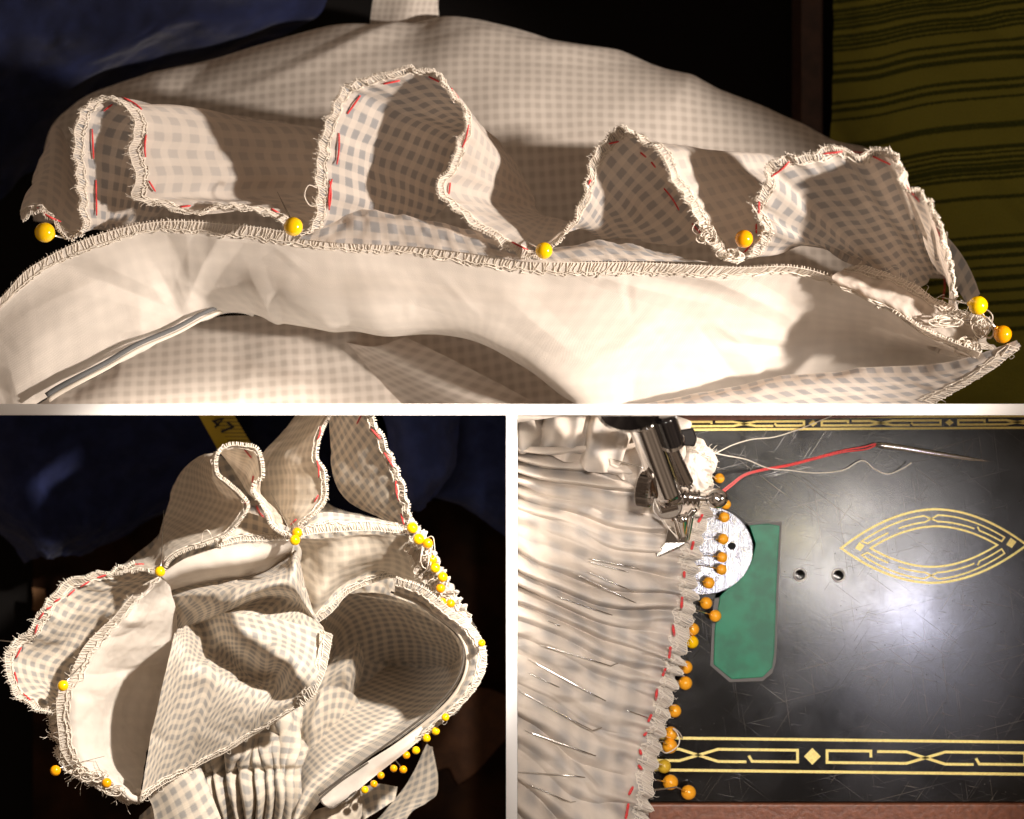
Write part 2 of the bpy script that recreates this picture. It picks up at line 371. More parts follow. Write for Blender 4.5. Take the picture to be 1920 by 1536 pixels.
# ================================================================ upper display
# dark background cloths
t = thing('denim_cloth', 'dark navy denim behind the upper left of the ruffled garment', 'cloth', (-7, 6, -5.5))
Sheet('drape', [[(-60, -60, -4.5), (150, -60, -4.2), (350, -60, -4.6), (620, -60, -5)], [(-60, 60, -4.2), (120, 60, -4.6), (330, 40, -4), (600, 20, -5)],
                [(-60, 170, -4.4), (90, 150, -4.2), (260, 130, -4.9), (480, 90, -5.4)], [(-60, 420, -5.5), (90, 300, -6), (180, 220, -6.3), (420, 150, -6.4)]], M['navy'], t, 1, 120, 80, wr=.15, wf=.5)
t = thing('wooden_post', 'dark reddish brown wooden post beside the olive striped cloth', 'post', (5.8, 6, -7))
V, F = box(6.15, 6.62, 4.6, 9.5, -6.9, -5.4); bevel(mesh_obj('post_shaft', V, F, M['wood'], t, smooth=False), .05)

# olive striped cloth
m, nt, b = newmat('olive_striped_weave'); L = nt.links
uvn = N(nt, 'ShaderNodeUVMap'); uvn.uv_map = 'UVMap'; sp = N(nt, 'ShaderNodeSeparateXYZ'); L.new(uvn.outputs[0], sp.inputs[0])
ns = N(nt, 'ShaderNodeTexNoise'); ns.inputs['Scale'].default_value = 26; ns.inputs['Detail'].default_value = 4; L.new(uvn.outputs[0], ns.inputs['Vector'])
vv = mth(nt, 'ADD', sp.outputs[1], mth(nt, 'MULTIPLY', mth(nt, 'SUBTRACT', ns.outputs[0], .5), .07))
lines = [(.12, .05), (.24, .05), (.35, .06), (.52, .07), (.70, .08), (.90, .07), (1.08, .08), (1.26, .07), (1.44, .07), (1.62, .07), (1.72, .05), (1.53, .05), (1.17, .04), (.99, .04), (2.0, .06), (2.18, .09), (2.36, .10), (2.82, .07), (2.98, .08), (3.18, .05),
         (3.75, .12), (4.2, .08), (4.42, .06), (4.62, .10), (4.72, .05), (4.52, .05), (4.31, .04), (4.82, .06), (5.2, .07), (6.0, .06), (6.2, .12), (6.4, .08), (6.62, .06), (6.85, .10), (7.1, .07), (7.35, .08), (7.6, .1), (7.9, .08)]
acc = None
for c, wd in lines:
    d = mapr(nt, mth(nt, 'ABSOLUTE', mth(nt, 'SUBTRACT', vv, c)), wd*.35, wd*.75, 1, 0); acc = d if acc is None else mth(nt, 'MAXIMUM', acc, d)
acc = mth(nt, 'MULTIPLY', acc, mapr(nt, ns.outputs[0], .25, .5, .6, 1))
L.new(mixc(nt, acc, mixc(nt, ns.outputs[0], (.17, .165, .026), (.27, .255, .045)), (.05, .06, .012)), b.inputs['Base Color']); b.inputs['Roughness'].default_value = .9; b.inputs['Specular IOR Level'].default_value = .1
ww = mth(nt, 'SINE', mth(nt, 'ADD', mth(nt, 'MULTIPLY', sp.outputs[0], 120), mth(nt, 'MULTIPLY', sp.outputs[1], 120)))
bp = N(nt, 'ShaderNodeBump'); bp.inputs['Strength'].default_value = .6; bp.inputs['Distance'].default_value = .02; L.new(mth(nt, 'ADD', ww, mth(nt, 'MULTIPLY', ns.outputs[0], 3)), bp.inputs['Height']); L.new(bp.outputs[0], b.inputs['Normal'])
M['olive'] = m
t = thing('striped_cloth', 'olive yellow cloth with thin dark stripes at the right of the ruffled garment', 'cloth', (8, 4, -5))
Sheet('drape', [[(1555, -60, -5.2), (1640, -70, -4.2), (1760, -90, -3.9), (2060, -120, -3.6)], [(1560, 120, -5.2), (1640, 100, -4.2), (1760, 70, -3.7), (2060, 50, -3.4)],
                [(1560, 300, -5.2), (1640, 270, -4.2), (1780, 240, -3.6), (2060, 230, -3.2)], [(1560, 440, -5.2), (1660, 430, -4.4), (1780, 415, -3.6), (2060, 410, -3.2)],
                [(1560, 620, -5.4), (1660, 620, -4.6), (1780, 610, -3.9), (2060, 610, -3.3)], [(1560, 860, -5.4), (1660, 860, -4.8), (1780, 855, -4.2), (2060, 850, -3.6)]],
      M['olive'], t, 1, 80, 200, wr=.10, wf=.7, disp=lambda U, V, P, Nn: Nn*(creases(P[..., 0], P[..., 1], 14, 8, .14, .6, 1.3)[..., None]))

g1 = thing('ruffled_garment', 'cream garment with a pinned gingham ruffle and red basting, filling the upper picture', 'garment', (0, 3.5, -4))
# far body of the flounce behind the ruffle
sil = [(64, 415), (62, 340), (85, 250), (130, 200), (200, 160), (400, 100), (620, 42), (760, 46), (850, 34), (1000, 52), (1200, 102), (1400, 178), (1550, 245), (1660, 290), (1830, 520)]
cen = np.array([860, 520])
def inset(pts, k, dz, z): return [tuple(np.array(p)*(1-k)+cen*k)+(z,) for p in pts]
back = Sheet('flounce_body', [inset(sil, -.005, 0, -4.6), inset(sil, 0, 0, -3.9), inset(sil, .10, 0, -3.2), inset(sil, .32, 0, -2.7), inset(sil, .55, 0, -2.9), inset(sil, .8, 0, -3.3), inset(sil, 1.0, 0, -3.4)],
      M['ging_far'], g1, 1, 300, 130, wr=.13, wf=.32, wseed=3, disp=lambda U, V, P, Nn: Nn*(creases(P[..., 0], P[..., 1], 26, 4, .10, .8, 1.8)[..., None]), uvs=1.45, uvr=0.04, octv=2, flat_uv=True)
Sheet('tie_strap', [[(690, 60, -4.7), (700, 0, -4.5), (712, -60, -4.3)], [(760, 60, -4.4), (768, 0, -4.3), (775, -60, -4.2)], [(826, 60, -4.7), (822, 0, -4.5), (830, -60, -4.3)]], M['ging_far'], g1, 1, 40, 30, wr=.03, uvs=2.2)
Sheet('strap_end', [[(1740, 410, -1.6), (1790, 460, -1.4), (1822, 510, -1.2), (1838, 552, -.8)], [(1730, 470, -1.6), (1770, 510, -1.4), (1800, 550, -1.2), (1815, 575, -.8)]], M['ging'], g1, 1, 60, 20, wr=.04)

# ruffle: near edge / where it recedes to
E = [((38, 410, .5), (75, 300, -2.4)), ((70, 396, .6), (90, 262, -2.4)), ((105, 420, .5), (110, 240, -2.5)), ((128, 446, .4), (150, 300, -2.6)), ((156, 430, .5), (250, 420, -2.2)),
     ((150, 385, .8), (290, 400, -2.0)), ((146, 330, 1.0), (320, 370, -2.0)), ((140, 275, 1.1), (360, 330, -1.9)), ((150, 215, 1.2), (420, 270, -1.8)), ((182, 185, 1.25), (500, 236, -1.8)),
     ((215, 188, 1.25), (575, 235, -1.8)), ((248, 215, 1.15), (640, 255, -1.8)), ((252, 255, 1.1), (680, 285, -1.7)), ((243, 285, 1.1), (690, 300, -1.7)), ((256, 330, 1.0), (700, 330, -1.7)), ((250, 372, .9), (700, 350, -1.6)),
     ((300, 382, .8), (705, 370, -1.6)), ((345, 398, .75), (710, 380, -1.5)), ((430, 388, .75), (715, 385, -1.5)), ((500, 400, .6), (720, 390, -1.5)), ((548, 428, .45), (725, 400, -1.5)),
     ((585, 425, .6), (740, 420, -1.5)), ((596, 375, .9), (790, 420, -1.6)), ((594, 320, 1.1), (830, 400, -1.8)), ((602, 262, 1.5), (860, 360, -2.0)), ((622, 212, 1.7), (890, 320, -2.1)), ((645, 166, 1.8), (915, 290, -2.2)),
     ((690, 148, 1.85), (935, 280, -2.2)), ((745, 132, 1.9), (950, 290, -2.2)), ((812, 135, 1.9), (965, 305, -2.2)), ((840, 168, 1.85), (975, 320, -2.1)), ((876, 215, 1.7), (985, 340, -2.0)), ((862, 262, 1.5), (995, 360, -1.9)),
     ((846, 310, 1.2), (1005, 380, -1.8)), ((820, 350, 1.1), (1010, 395, -1.7)), ((850, 388, .9), (1015, 400, -1.6)), ((905, 432, .7), (1020, 405, -1.5)), ((960, 468, .6), (1025, 410, -1.4)), ((1008, 482, .5), (1040, 412, -1.4)),
     ((1046, 450, .6), (1075, 420, -1.4)), ((1078, 408, .8), (1120, 440, -1.3)), ((1100, 350, 1.0), (1180, 450, -1.3)), ((1112, 295, 1.1), (1260, 460, -1.4)), ((1140, 258, 1.2), (1330, 440, -1.6)), ((1170, 240, 1.25), (1380, 380, -1.8)),
     ((1202, 264, 1.6), (1420, 310, -1.9)), ((1240, 284, 1.8), (1450, 292, -1.9)), ((1252, 322, 1.8), (1480, 300, -1.9)), ((1278, 360, 1.6), (1500, 320, -1.8)), ((1302, 402, 1.3), (1520, 350, -1.8)), ((1330, 448, .75), (1535, 380, -1.7)),
     ((1362, 488, .6), (1550, 410, -1.6)), ((1398, 482, .7), (1570, 440, -1.5)), ((1424, 452, 1.1), (1600, 470, -1.4)), ((1432, 422, 1.5), (1640, 500, -1.3)), ((1412, 385, 1.8), (1670, 530, -1.2)), ((1436, 345, 2.1), (1690, 550, -1.1)),
     ((1440, 308, 2.2), (1700, 555, -1.1)), ((1470, 296, 2.3), (1710, 550, -1.1)), ((1520, 290, 2.35), (1720, 540, -1.2)), ((1565, 274, 2.35), (1735, 530, -1.3)), ((1605, 294, 2.3), (1745, 520, -1.3)), ((1655, 278, 2.3), (1755, 515, -1.3)),
     ((1688, 310, 2.7), (1762, 520, -1.2)), ((1694, 345, 3.0), (1768, 530, -1.2)), ((1736, 372, 3.0), (1772, 540, -1.1)), ((1762, 425, 2.8), (1776, 550, -.9)), ((1782, 495, 2.2), (1780, 565, -.6)), ((1792, 560, 1.0), (1785, 590, -.4))]
r0 = [e[0] for e in E]; r2 = [e[1] for e in E]
def lerp_row(t, zb=0, push=0): return [tuple(np.array(a)*(1-t)+np.array(b)*t+np.array((0, 0, zb))) for a, b in zip(r0, r2)]
def ruf_disp(U, V, P, Nn):
    e = np.exp(-V/.35)
    w = .030*np.sin(U*17+3*vnoise(U*1.3, V*0)) + .025*vnoise(U*9, V*2, 5)      # puckers near the sewn edge
    big = .08*fbm(U*1.3, V*.6, 21, 2)*(1-e)+creases(U, V, 46, 3, .05, .3, .5)*(1-e)
    return Nn*((w*e+big)[..., None])
ruf = Sheet('ruffle', [r0, lerp_row(.14, .10), lerp_row(.45, .25), r2], M['ging_r'], g1, 1, 1500, 70, mode='idx', disp=ruf_disp, uvs=.95)
overlock(ruf, M['thread'], width=.24, step=.042, r=.010, fray=.10, seed=1, hair=.5)

# white facing below
ftop = [(-60, 600, .0), (0, 560, .1), (60, 500, .2), (170, 446, .3), (300, 416, .35), (450, 424, .3), (560, 440, .35), (640, 450, .3), (780, 458, .3), (1000, 490, .3), (1200, 494, .3), (1380, 502, .35), (1480, 500, .35), (1560, 520, .3), (1660, 572, .5), (1740, 622, .8), (1840, 662, 1.3)]
f1 = [(-60, 640, -.2), (0, 600, -.1), (70, 560, 0), (200, 490, -.05), (320, 470, -.2), (450, 478, -.1), (560, 500, .1), (660, 500, .15), (780, 510, .1), (1000, 540, .15), (1180, 540, .1), (1330, 545, -.1), (1450, 545, -.2), (1560, 575, -.4), (1660, 610, -.6), (1740, 640, -.3), (1838, 668, 1.1)]
f2 = [(-60, 700, -.3), (0, 680, -.2), (80, 640, -.1), (220, 570, -.35), (350, 545, -.75), (450, 540, -.35), (560, 560, .1), (680, 570, .2), (830, 580, .2), (980, 600, .25), (1130, 620, .1), (1280, 620, -.3), (1420, 610, -.8), (1560, 630, -1.6), (1660, 645, -1.9), (1740, 655, -1.6), (1835, 672, .3)]
f3 = [(-60, 760, -.5), (0, 760, -.4), (80, 720, -.4), (240, 650, -.7), (400, 585, -1.2), (500, 590, -.9), (600, 603, -.4), (700, 612, -.2), (850, 618, -.1), (950, 655, 0), (1060, 705, 0), (1220, 700, -.5), (1400, 680, -1.2), (1560, 670, -2.0), (1660, 670, -2.2), (1740, 668, -1.9), (1830, 676, -.2)]
f4 = [(-60, 830, -.6), (0, 820, -.5), (90, 745, -.6), (250, 668, -.9), (410, 588, -1.6), (520, 604, -1.5), (640, 622, -1.2), (720, 628, -1.0), (870, 634, -.9), (980, 690, -.8), (1090, 762, -.6), (1220, 775, -1.2), (1400, 730, -1.6), (1560, 705, -2.2), (1660, 695, -2.3), (1740, 690, -2.0), (1830, 682, -.6)]
def fac_disp(U, V, P, Nn):
    x = P[..., 0]; y = P[..., 1]
    n1 = vnoise(x*.55+y*.35, y*.8-x*.25, 4); n2 = vnoise(x*.9-y*.8, y*1.1+x*.5, 9); n3 = vnoise(x*1.6+y*.4, y*1.3-x*.9, 12)
    f = .06+.06*n1+.025*n2+.008*n3+creases(x, y, 46, 5, .07, .42, .85)+creases(x, y, 60, 8, .022, .2, .4)
    return Nn*((f-.06)[..., None])*np.clip(V/.3, 0, 1)[..., None]
fac = Sheet('facing', [ftop, f1, f2, f3, f4], M['lining'], g1, 1, 700, 220, mode='idx', disp=fac_disp)
overlock(fac, M['thread'], width=.25, step=.064, r=.0105, fray=.08, seed=2, hair=.05, roll=.03)
# gingham seam allowance standing just above the facing edge
sa_b = [(560, 448, .42), (640, 456, .42), (780, 463, .42), (900, 478, .42), (1000, 492, .42), (1120, 490, .42), (1250, 490, .40), (1330, 492, .38)]
sa_t = [(575, 432, .2), (640, 398, .15), (700, 396, .2), (800, 412, .2), (900, 432, .2), (1010, 462, .2), (1120, 452, .2), (1190, 462, .2), (1260, 478, .2)]
Sheet('seam_allowance', [sa_t, [(568, 440, .42), (640, 420, .42), (760, 425, .45), (900, 452, .45), (1010, 474, .42), (1120, 468, .42), (1210, 474, .40), (1290, 484, .38)], sa_b], M['ging'], g1, 1, 160, 20, wr=.04, wf=3, uvs=1.0)
sb = Sheet('seam_allowance', [[(1590, 498, .1), (1680, 520, .2), (1760, 565, .3), (1820, 590, .6), (1862, 600, .7)], [(1560, 520, .5), (1660, 560, .55), (1740, 610, .6), (1800, 635, .6), (1850, 640, .6)], [(1590, 545, .3), (1660, 575, .4), (1740, 625, .5), (1800, 648, .5), (1870, 655, .5)]], M['ging_far'], g1, 1, 100, 30, wr=.05, wf=3)
overlock(sb, M['thread'], width=.2, step=.06, r=.012, fray=.25, seed=14, hair=.35)
overlock(sb, M['thread'], width=.2, step=.06, r=.012, fray=.25, seed=15, hair=.35, edge_v=1)
# inside bottom gingham and the right lower fold
Sheet('inner_body', [[(60, 770, -1.4), (200, 690, -1.9), (400, 590, -2.4), (640, 610, -2.5), (880, 625, -2.5), (1100, 740, -2.3), (1300, 775, -2.4)], [(60, 800, -1.0), (240, 720, -1.6), (450, 660, -2.1), (640, 660, -2.2), (860, 700, -2.5), (1060, 770, -2.2), (1300, 800, -2.2)],
                     [(60, 850, -.9), (240, 830, -1.2), (450, 830, -1.5), (640, 830, -1.6), (860, 830, -2.0), (1060, 850, -2.0), (1300, 850, -2.0)]], M['ging_far'], g1, 1, 240, 80, wr=.16, wf=.45, wseed=8, disp=lambda U, V, P, Nn: Nn*(creases(P[..., 0], P[..., 1], 16, 6, .08, .6, 1.2)[..., None]), uvs=1.3, uvr=.12, octv=2, flat_uv=True)
Sheet('inner_fold', [[(760, 632, -1.9), (880, 690, -1.6), (1040, 775, -1.5)], [(700, 650, -1.8), (820, 720, -1.6), (960, 800, -1.5)], [(640, 640, -2.4), (740, 750, -2.2), (800, 830, -2.2)]], M['ging_far'], g1, 1, 80, 40, uvs=1.15, uvr=.3)
lf = Sheet('lower_front_fold', [[(1120, 785, -.4), (1300, 740, -.5), (1480, 706, -.5), (1650, 688, 0), (1780, 678, .7), (1905, 640, 1.3)], [(1150, 800, .1), (1320, 762, .0), (1500, 728, .0), (1660, 712, .2), (1790, 698, .8), (1912, 648, 1.3)],
                     [(1400, 900, .1), (1500, 840, .1), (1640, 800, .1), (1740, 760, .3), (1820, 715, .8), (1916, 652, 1.2)]], M['ging'], g1, 1, 200, 60, wr=.05, wf=1.2, uvs=1.0)
overlock(lf, M['thread'], width=.22, step=.065, r=.0125, fray=.1, seed=4, hair=.1, edge_v=1)
# corded piping at the lower left
Pp = WA([(60, 775, .0), (103, 742, -.1), (150, 716, -.15), (200, 690, -.3), (260, 655, -.45), (330, 625, -.75), (380, 598, -1.0), (415, 584, -1.3)]); Pp = crom(Pp, 50)
Pp = Pp[Pp[:, 1] > .14]
V, F = tubes([Pp], .05, 10, taper=lambda t: 1-.45*t); mesh_obj('piping', V, F, M['thread'], g1)
V, F = tubes([Pp+(-.03, .09, .02)], .055, 8, taper=lambda t: 1-.3*t); mesh_obj('piping', V, F, plain('grey_piping_cloth', (.13, .135, .14), .9, bump=.3), g1)
# tangle of loose thread
rng = np.random.RandomState(3); ps = []
def tangle(cx, cy, z, rx, ry, n, r=.011, k=8):
    out = []
    for i in range(n):
        a0 = rng.uniform(0, 6.28); c = np.array((cx+rng.uniform(-.5, .5)*rx, cy+rng.uniform(-.5, .5)*ry))
        rr = rng.uniform(.3, 1)
        out.append(crom(WA([(c[0]+math.cos(a0+j*.9)*rx*rr*rng.uniform(.6, 1), c[1]+math.sin(a0+j*.9)*ry*rr*rng.uniform(.6, 1), z+rng.uniform(-.08, .12)) for j in range(k)]), k*5))
    return out
ps += tangle(1325, 440, 1.05, 24, 20, 9); ps += tangle(1365, 478, .85, 26, 14, 7); ps += tangle(1815, 650, .75, 26, 20, 12, k=7); ps += tangle(1845, 610, .85, 20, 26, 7); ps += tangle(1780, 600, .8, 40, 14, 6)
ps += [crom(WA([(594, 352, 1.2), (578, 348, 1.25), (571, 368, 1.25), (582, 386, 1.2), (596, 384, 1.2)]), 24)]
V, F = tubes(ps, .0115, 5); mesh_obj('loose_thread', V, F, M['thread'], g1, kind='stuff')
# red basting
for s in [(75, 393, 110, 413, 3), (173, 248, 175, 292, 0), (180, 345, 181, 397, 0), (196, 207, 209, 197, 0), (232, 185, 262, 203, -3), (274, 257, 273, 290, 2), (280, 341, 290, 357, 0), (340, 388, 355, 386, 0), (510, 392, 522, 399, 0),
          (654, 210, 673, 183, 0), (632, 302, 635, 256, 2), (618, 388, 622, 342, -3), (617, 386, 618, 345, 3), (722, 157, 746, 152, 0), (806, 145, 822, 153, 0), (846, 166, 858, 182, 0), (868, 272, 877, 239, 2), (842, 362, 844, 345, 0), (962, 455, 986, 467, 0),
          (1064, 427, 1080, 405, 2), (1104, 345, 1107, 338, 0), (1144, 269, 1158, 266, 0), (1202, 287, 1210, 294, 0), (1222, 305, 1228, 313, 0), (1248, 358, 1270, 390, -2), (1300, 422, 1316, 441, 0), (1450, 328, 1476, 306, 2), (1423, 381, 1423, 398, 0), (1418, 422, 1418, 436, 0), (1392, 478, 1408, 458, 0),
          (1548, 288, 1575, 285, 0), (1598, 285, 1620, 287, 0), (1640, 295, 1666, 307, 0), (1700, 350, 1721, 375, 0), (1756, 425, 1766, 452, 0), (1769, 512, 1768, 556, -3)]:
    stitch(1, s[:4], M['red'], g1, r=.0185, bow=s[4])
MP = (M['pin'], M['steel']); MPO = (M['pin_o'], M['steel'])
G1 = 'yellow pins in the ruffled garment'
pin(1, (84, 436), 19, [(110, 444, .45), (150, 452, .1)], 'yellow ball pin at the left end of the ruffle against the black background', MP, G1, z=.7)
pin(1, (550, 425), 18, [(542, 405, .6), (520, 360, -.3)], 'yellow ball pin where the second ruffle loop meets the white facing', MP, G1, z=1.1)
pin(1, (1020, 470), 16, [(1004, 462, .8), (980, 448, .1)], 'yellow ball pin at the low point between the two middle ruffle loops', MP, G1, z=.95)
pin(1, (1395, 448), 17, [(1380, 470, 1.0), (1350, 490, .3)], 'yellow ball pin beside the thread tangle left of the last big loop', MPO, G1, z=1.25)
pin(1, (1834, 573), 18, [(1800, 566, 1.0), (1760, 556, .5)], 'upper of the two yellow ball pins at the right corner of the garment', MP, G1, z=1.2)
pin(1, (1880, 627), 17, [(1845, 594, 1.15), (1800, 560, .2)], 'lower of the two yellow ball pins at the right corner of the garment', MPO, G1, z=1.1)
# ================================================================ lower left display: the half made pouch
def trousers(label, rows, mat, **k):
    c = np.mean([np.mean(r, 0) for r in rows], 0)
    t = thing('denim_cloth', label, 'cloth', tuple(W(*c)))
    Sheet('drape', rows, mat, t, 2, 120, 90, **k)
trousers('very dark navy denim folds at the top left of the pouch picture',
    [[(-60, 720, -4.5), (80, 720, -4.6), (240, 720, -4.4), (420, 720, -4.8)], [(-80, 850, -4.6), (60, 840, -4.2), (240, 820, -4.7), (440, 810, -4.9)],
     [(-60, 960, -5), (50, 930, -4.4), (200, 900, -4.8), (400, 880, -5.2)], [(0, 1000, -5.4), (50, 1000, -4.6), (130, 1000, -4.7), (330, 960, -5.6)], [(50, 1050, -6), (75, 1046, -5.2), (110, 1048, -5.3), (200, 1020, -6)]],
    cloth('dark_navy_denim', base=(.016, .023, .08), gingham=False, transl=0, weave=70, bump=.5, mottle=.25), wr=.12, wf=.8, wseed=2)
trousers('brighter blue denim folds at the top right of the pouch picture',
    [[(690, 700, -3.7), (760, 700, -3.2), (830, 700, -3.4), (868, 700, -4.0)], [(720, 800, -3.7), (770, 800, -3.1), (830, 800, -3.4), (864, 800, -4.0)],
     [(740, 880, -3.7), (780, 880, -3.2), (825, 880, -3.4), (846, 870, -4.0)], [(755, 930, -3.8), (775, 935, -3.4), (800, 930, -3.6), (826, 910, -4.0)], [(765, 962, -4.1), (778, 962, -4.0), (790, 960, -4), (800, 945, -4.1)]],
    M['navy_b'], wr=.07, wf=1.0, wseed=5)
trousers('second blue denim fold lying behind the brighter one against the right board',
    [[(840, 700, -4.6), (900, 700, -4.1), (1000, 700, -4.3)], [(840, 850, -4.6), (900, 850, -4.1), (1000, 860, -4.3)], [(815, 925, -4.7), (870, 930, -4.3), (1000, 960, -4.3)], [(815, 932, -5.0), (880, 960, -4.8), (1000, 1050, -4.7)]],
    cloth('deep_blue_denim', base=(.035, .052, .17), gingham=False, transl=0, weave=70, bump=.6, mottle=.25), wr=.08, wf=.9, wseed=6)
trousers('nearly black blue denim behind the top middle of the pouch',
    [[(360, 700, -5.2), (500, 700, -5), (700, 700, -5.2)], [(370, 820, -5.4), (500, 820, -5.1), (700, 840, -5.3)], [(380, 960, -5.7), (500, 960, -5.6), (700, 1000, -5.8)]],
    M['navy'], wr=.15, wf=.7, wseed=9)
M['floor_brown'] = plain('dark_floorboard', (.016, .006, .002), .8, spec=.1, var=.5, bs=1.2)
t = thing('wooden_board', 'very dark brown board under the pouch with a warmer patch at the right', 'board', tuple(W(500, 1250, -6.9)))
V, F = box(-10.5, -.13, -9, -2.0, -6.95, -6.75); mesh_obj('plank', V, F, M['floor_brown'], t, smooth=False)
t = thing('rust_floor_patch', 'rust brown floor patch below right of the pouch rim', 'cloth', tuple(W(850, 1380, -6)))
Sheet('drape', [[(790, 1320, -6.5), (900, 1290, -6.2), (1000, 1330, -6.2)], [(790, 1400, -6.2), (860, 1390, -6.0), (900, 1440, -6.1)], [(790, 1460, -6.5), (840, 1440, -6.4), (860, 1470, -6.4)]], plain('rust_brown', (.055, .02, .006), .9, var=.2, bs=3), t, 2, 60, 50, wr=.06)  # orange-brown patch of the floor, laid over the plank
t = thing('amber_light_spot', 'small amber scrap colouring a lit spot of floor left of the pouch', 'lightpatch', tuple(W(72, 1120, -6)))
t['label'] = 'small dim amber scrap colouring a lit spot of floor left of the pouch'; t.name = 'floor_light_patch'
Sheet('light_patch_sheet', [[(60, 1100, -6.2), (84, 1104, -6.2)], [(62, 1120, -6.1), (86, 1124, -6.1)], [(60, 1145, -6.2), (78, 1150, -6.2)]], plain('amber_light_tint', (.08, .035, .01), .9), t, 2, 20, 20, wr=.04)  # lit spot of floor, its light put into an amber colour

# tape measure
t = thing('tape_measure', 'yellow tape measure showing 47 against the dark denim', 'tape measure', tuple(W(420, 800, -3)))
m, nt, b = newmat('yellow_tape'); L = nt.links
uvn = N(nt, 'ShaderNodeUVMap'); uvn.uv_map = 'UVMap'; sp = N(nt, 'ShaderNodeSeparateXYZ'); L.new(uvn.outputs[0], sp.inputs[0])
tick = mth(nt, 'FRACT', mth(nt, 'MULTIPLY', sp.outputs[1], 13)); a = mapr(nt, mth(nt, 'ABSOLUTE', mth(nt, 'SUBTRACT', tick, .5)), .07, .12, 1, 0)
a = mth(nt, 'MULTIPLY', a, mth(nt, 'GREATER_THAN', sp.outputs[0], .40))
L.new(mixc(nt, a, (.50, .36, .01), (.02, .015, .005)), b.inputs['Base Color']); b.inputs['Roughness'].default_value = .45
c0, c1, c2, c3 = (362, 760), (428, 760), (482, 850), (412, 850)
tv = []; tu = []; nn = 14
for i in range(nn):
    for j in range(9):
        s_, q = i/(nn-1), j/8
        x = (c0[0]*(1-s_)+c3[0]*s_)*(1-q)+(c1[0]*(1-s_)+c2[0]*s_)*q; y = c0[1]*(1-s_)+c3[1]*s_
        tv.append(W(x, y, -3.0-.25*s_-.15*abs(q-.5))); tu.append((q, s_))
tF = [(i*9+j, i*9+j+1, i*9+j+10, i*9+j+9) for i in range(nn-1) for j in range(8)]
V, F = clip_panel(np.array(tv), tF, 2); mesh_obj('band', V, F, m, t, np.array(tu))
def ribbon(pts, wd, z, closed=False, th=.012):
    p = np.asarray(pts, float)[:, :2]; n = len(p); V = []; F = []
    for i in range(n):
        a = p[(i-1) % n] if (closed or i > 0) else p[i]; c = p[(i+1) % n] if (closed or i < n-1) else p[i]
        d1 = p[i]-a; d2 = c-p[i]
        d1 = d1/(np.linalg.norm(d1)+1e-9) if np.linalg.norm(d1) > 1e-9 else d2/(np.linalg.norm(d2)+1e-9)
        d2 = d2/(np.linalg.norm(d2)+1e-9) if np.linalg.norm(d2) > 1e-9 else d1
        tt = d1+d2; tt /= np.linalg.norm(tt)+1e-9; nrm = np.array((-tt[1], tt[0])); sc = min(1/max(.35, abs(nrm[0]*-d1[1]+nrm[1]*d1[0])), 1.8)
        for sg in (-1, 1):
            q = p[i]+nrm*sg*wd/2*sc; V += [(q[0], q[1], z+th), (q[0], q[1], z)]
    m_ = n if closed else n-1
    for i in range(m_):
        a = i*4; c = ((i+1) % n)*4
        F += [(a, a+2, c+2, c), (a+1, a, c, c+1), (a+2, a+3, c+3, c+2)]
    return V, F
def join_vf(L_):
    V = []; F = []
    for v, f in L_:
        o = len(V); V += [tuple(x) for x in v]; F += [tuple(i+o for i in q) for q in f]
    return np.array(V), F
ink = plain('black_ink', (.01, .01, .01), .6)
def digit(strokes, cx, cy, size, ang, z, name):
    out = []
    for st in strokes:
        pts = []
        for x, y in st:
            x, y = (x-.5)*size*.62, (y-.5)*size
            pts.append(W(cx+x*math.cos(ang)-y*math.sin(ang), cy+x*math.sin(ang)+y*math.cos(ang), z))
        out.append(ribbon(pts, .05, z, th=.004))
    V, F = join_vf(out); mesh_obj(name, V, F, ink, t, smooth=False)
digit([[(.75, 1), (.75, 0), (.05, .68), (1, .68)]], 408, 791, 23, .75, -3.02, 'numeral')
digit([[(0, 0.02), (1, 0), (.3, 1)]], 424, 804, 22, .75, -3.05, 'numeral')

g2 = thing('ruffled_pouch', 'half sewn gingham pouch turned open, pinned along its rim, in the lower left picture', 'pouch', tuple(W(480, 1250, -3)))
A2 = dict(uvs=1.0)
# left ruffle wing
lw = Sheet('ruffle', [[(255, 1062, .1), (205, 1072, .2), (165, 1078, .35), (118, 1102, .5), (80, 1138, .6), (58, 1178, .6), (40, 1200, .6), (20, 1215, .7), (13, 1262, .7), (28, 1300, .6), (62, 1326, .5), (100, 1345, .3)],
    [(262, 1075, -0.40), (222, 1090, -0.08), (186, 1098, .05), (142, 1122, .2), (110, 1160, .35), (90, 1195, .35), (70, 1215, .3), (58, 1235, .25), (55, 1268, .2), (68, 1290, .1), (92, 1308, 0), (112, 1330, 0)],
    [(290, 1078, -0.80), (265, 1092, -0.64), (245, 1108, -0.72), (216, 1140, -0.80), (185, 1185, -0.80), (165, 1215, -0.80), (152, 1240, -0.72), (140, 1260, -0.64), (130, 1285, -0.56), (125, 1300, -0.48), (122, 1315, -0.40), (120, 1340, -0.32)],
    [(330, 1090, -1.44), (320, 1100, -1.44), (300, 1130, -1.60), (260, 1180, -1.60), (240, 1220, -1.60), (220, 1260, -1.60), (200, 1290, -1.60), (190, 1310, -1.44), (180, 1320, -1.28), (170, 1330, -1.12), (160, 1345, -0.96), (150, 1370, -0.80)]],
    M['ging_b'], g2, 2, 500, 80, mode='idx', wr=.05, wf=1.5, wseed=4, disp=lambda U, V, P, Nn: Nn*((.04*np.sin(U*14+2*vnoise(U*2, V*0))*np.exp(-V/.3))[..., None]))
overlock(lw, M['thread'], width=.2, step=.042, r=.0115, fray=0.149, seed=21, hair=0.30)
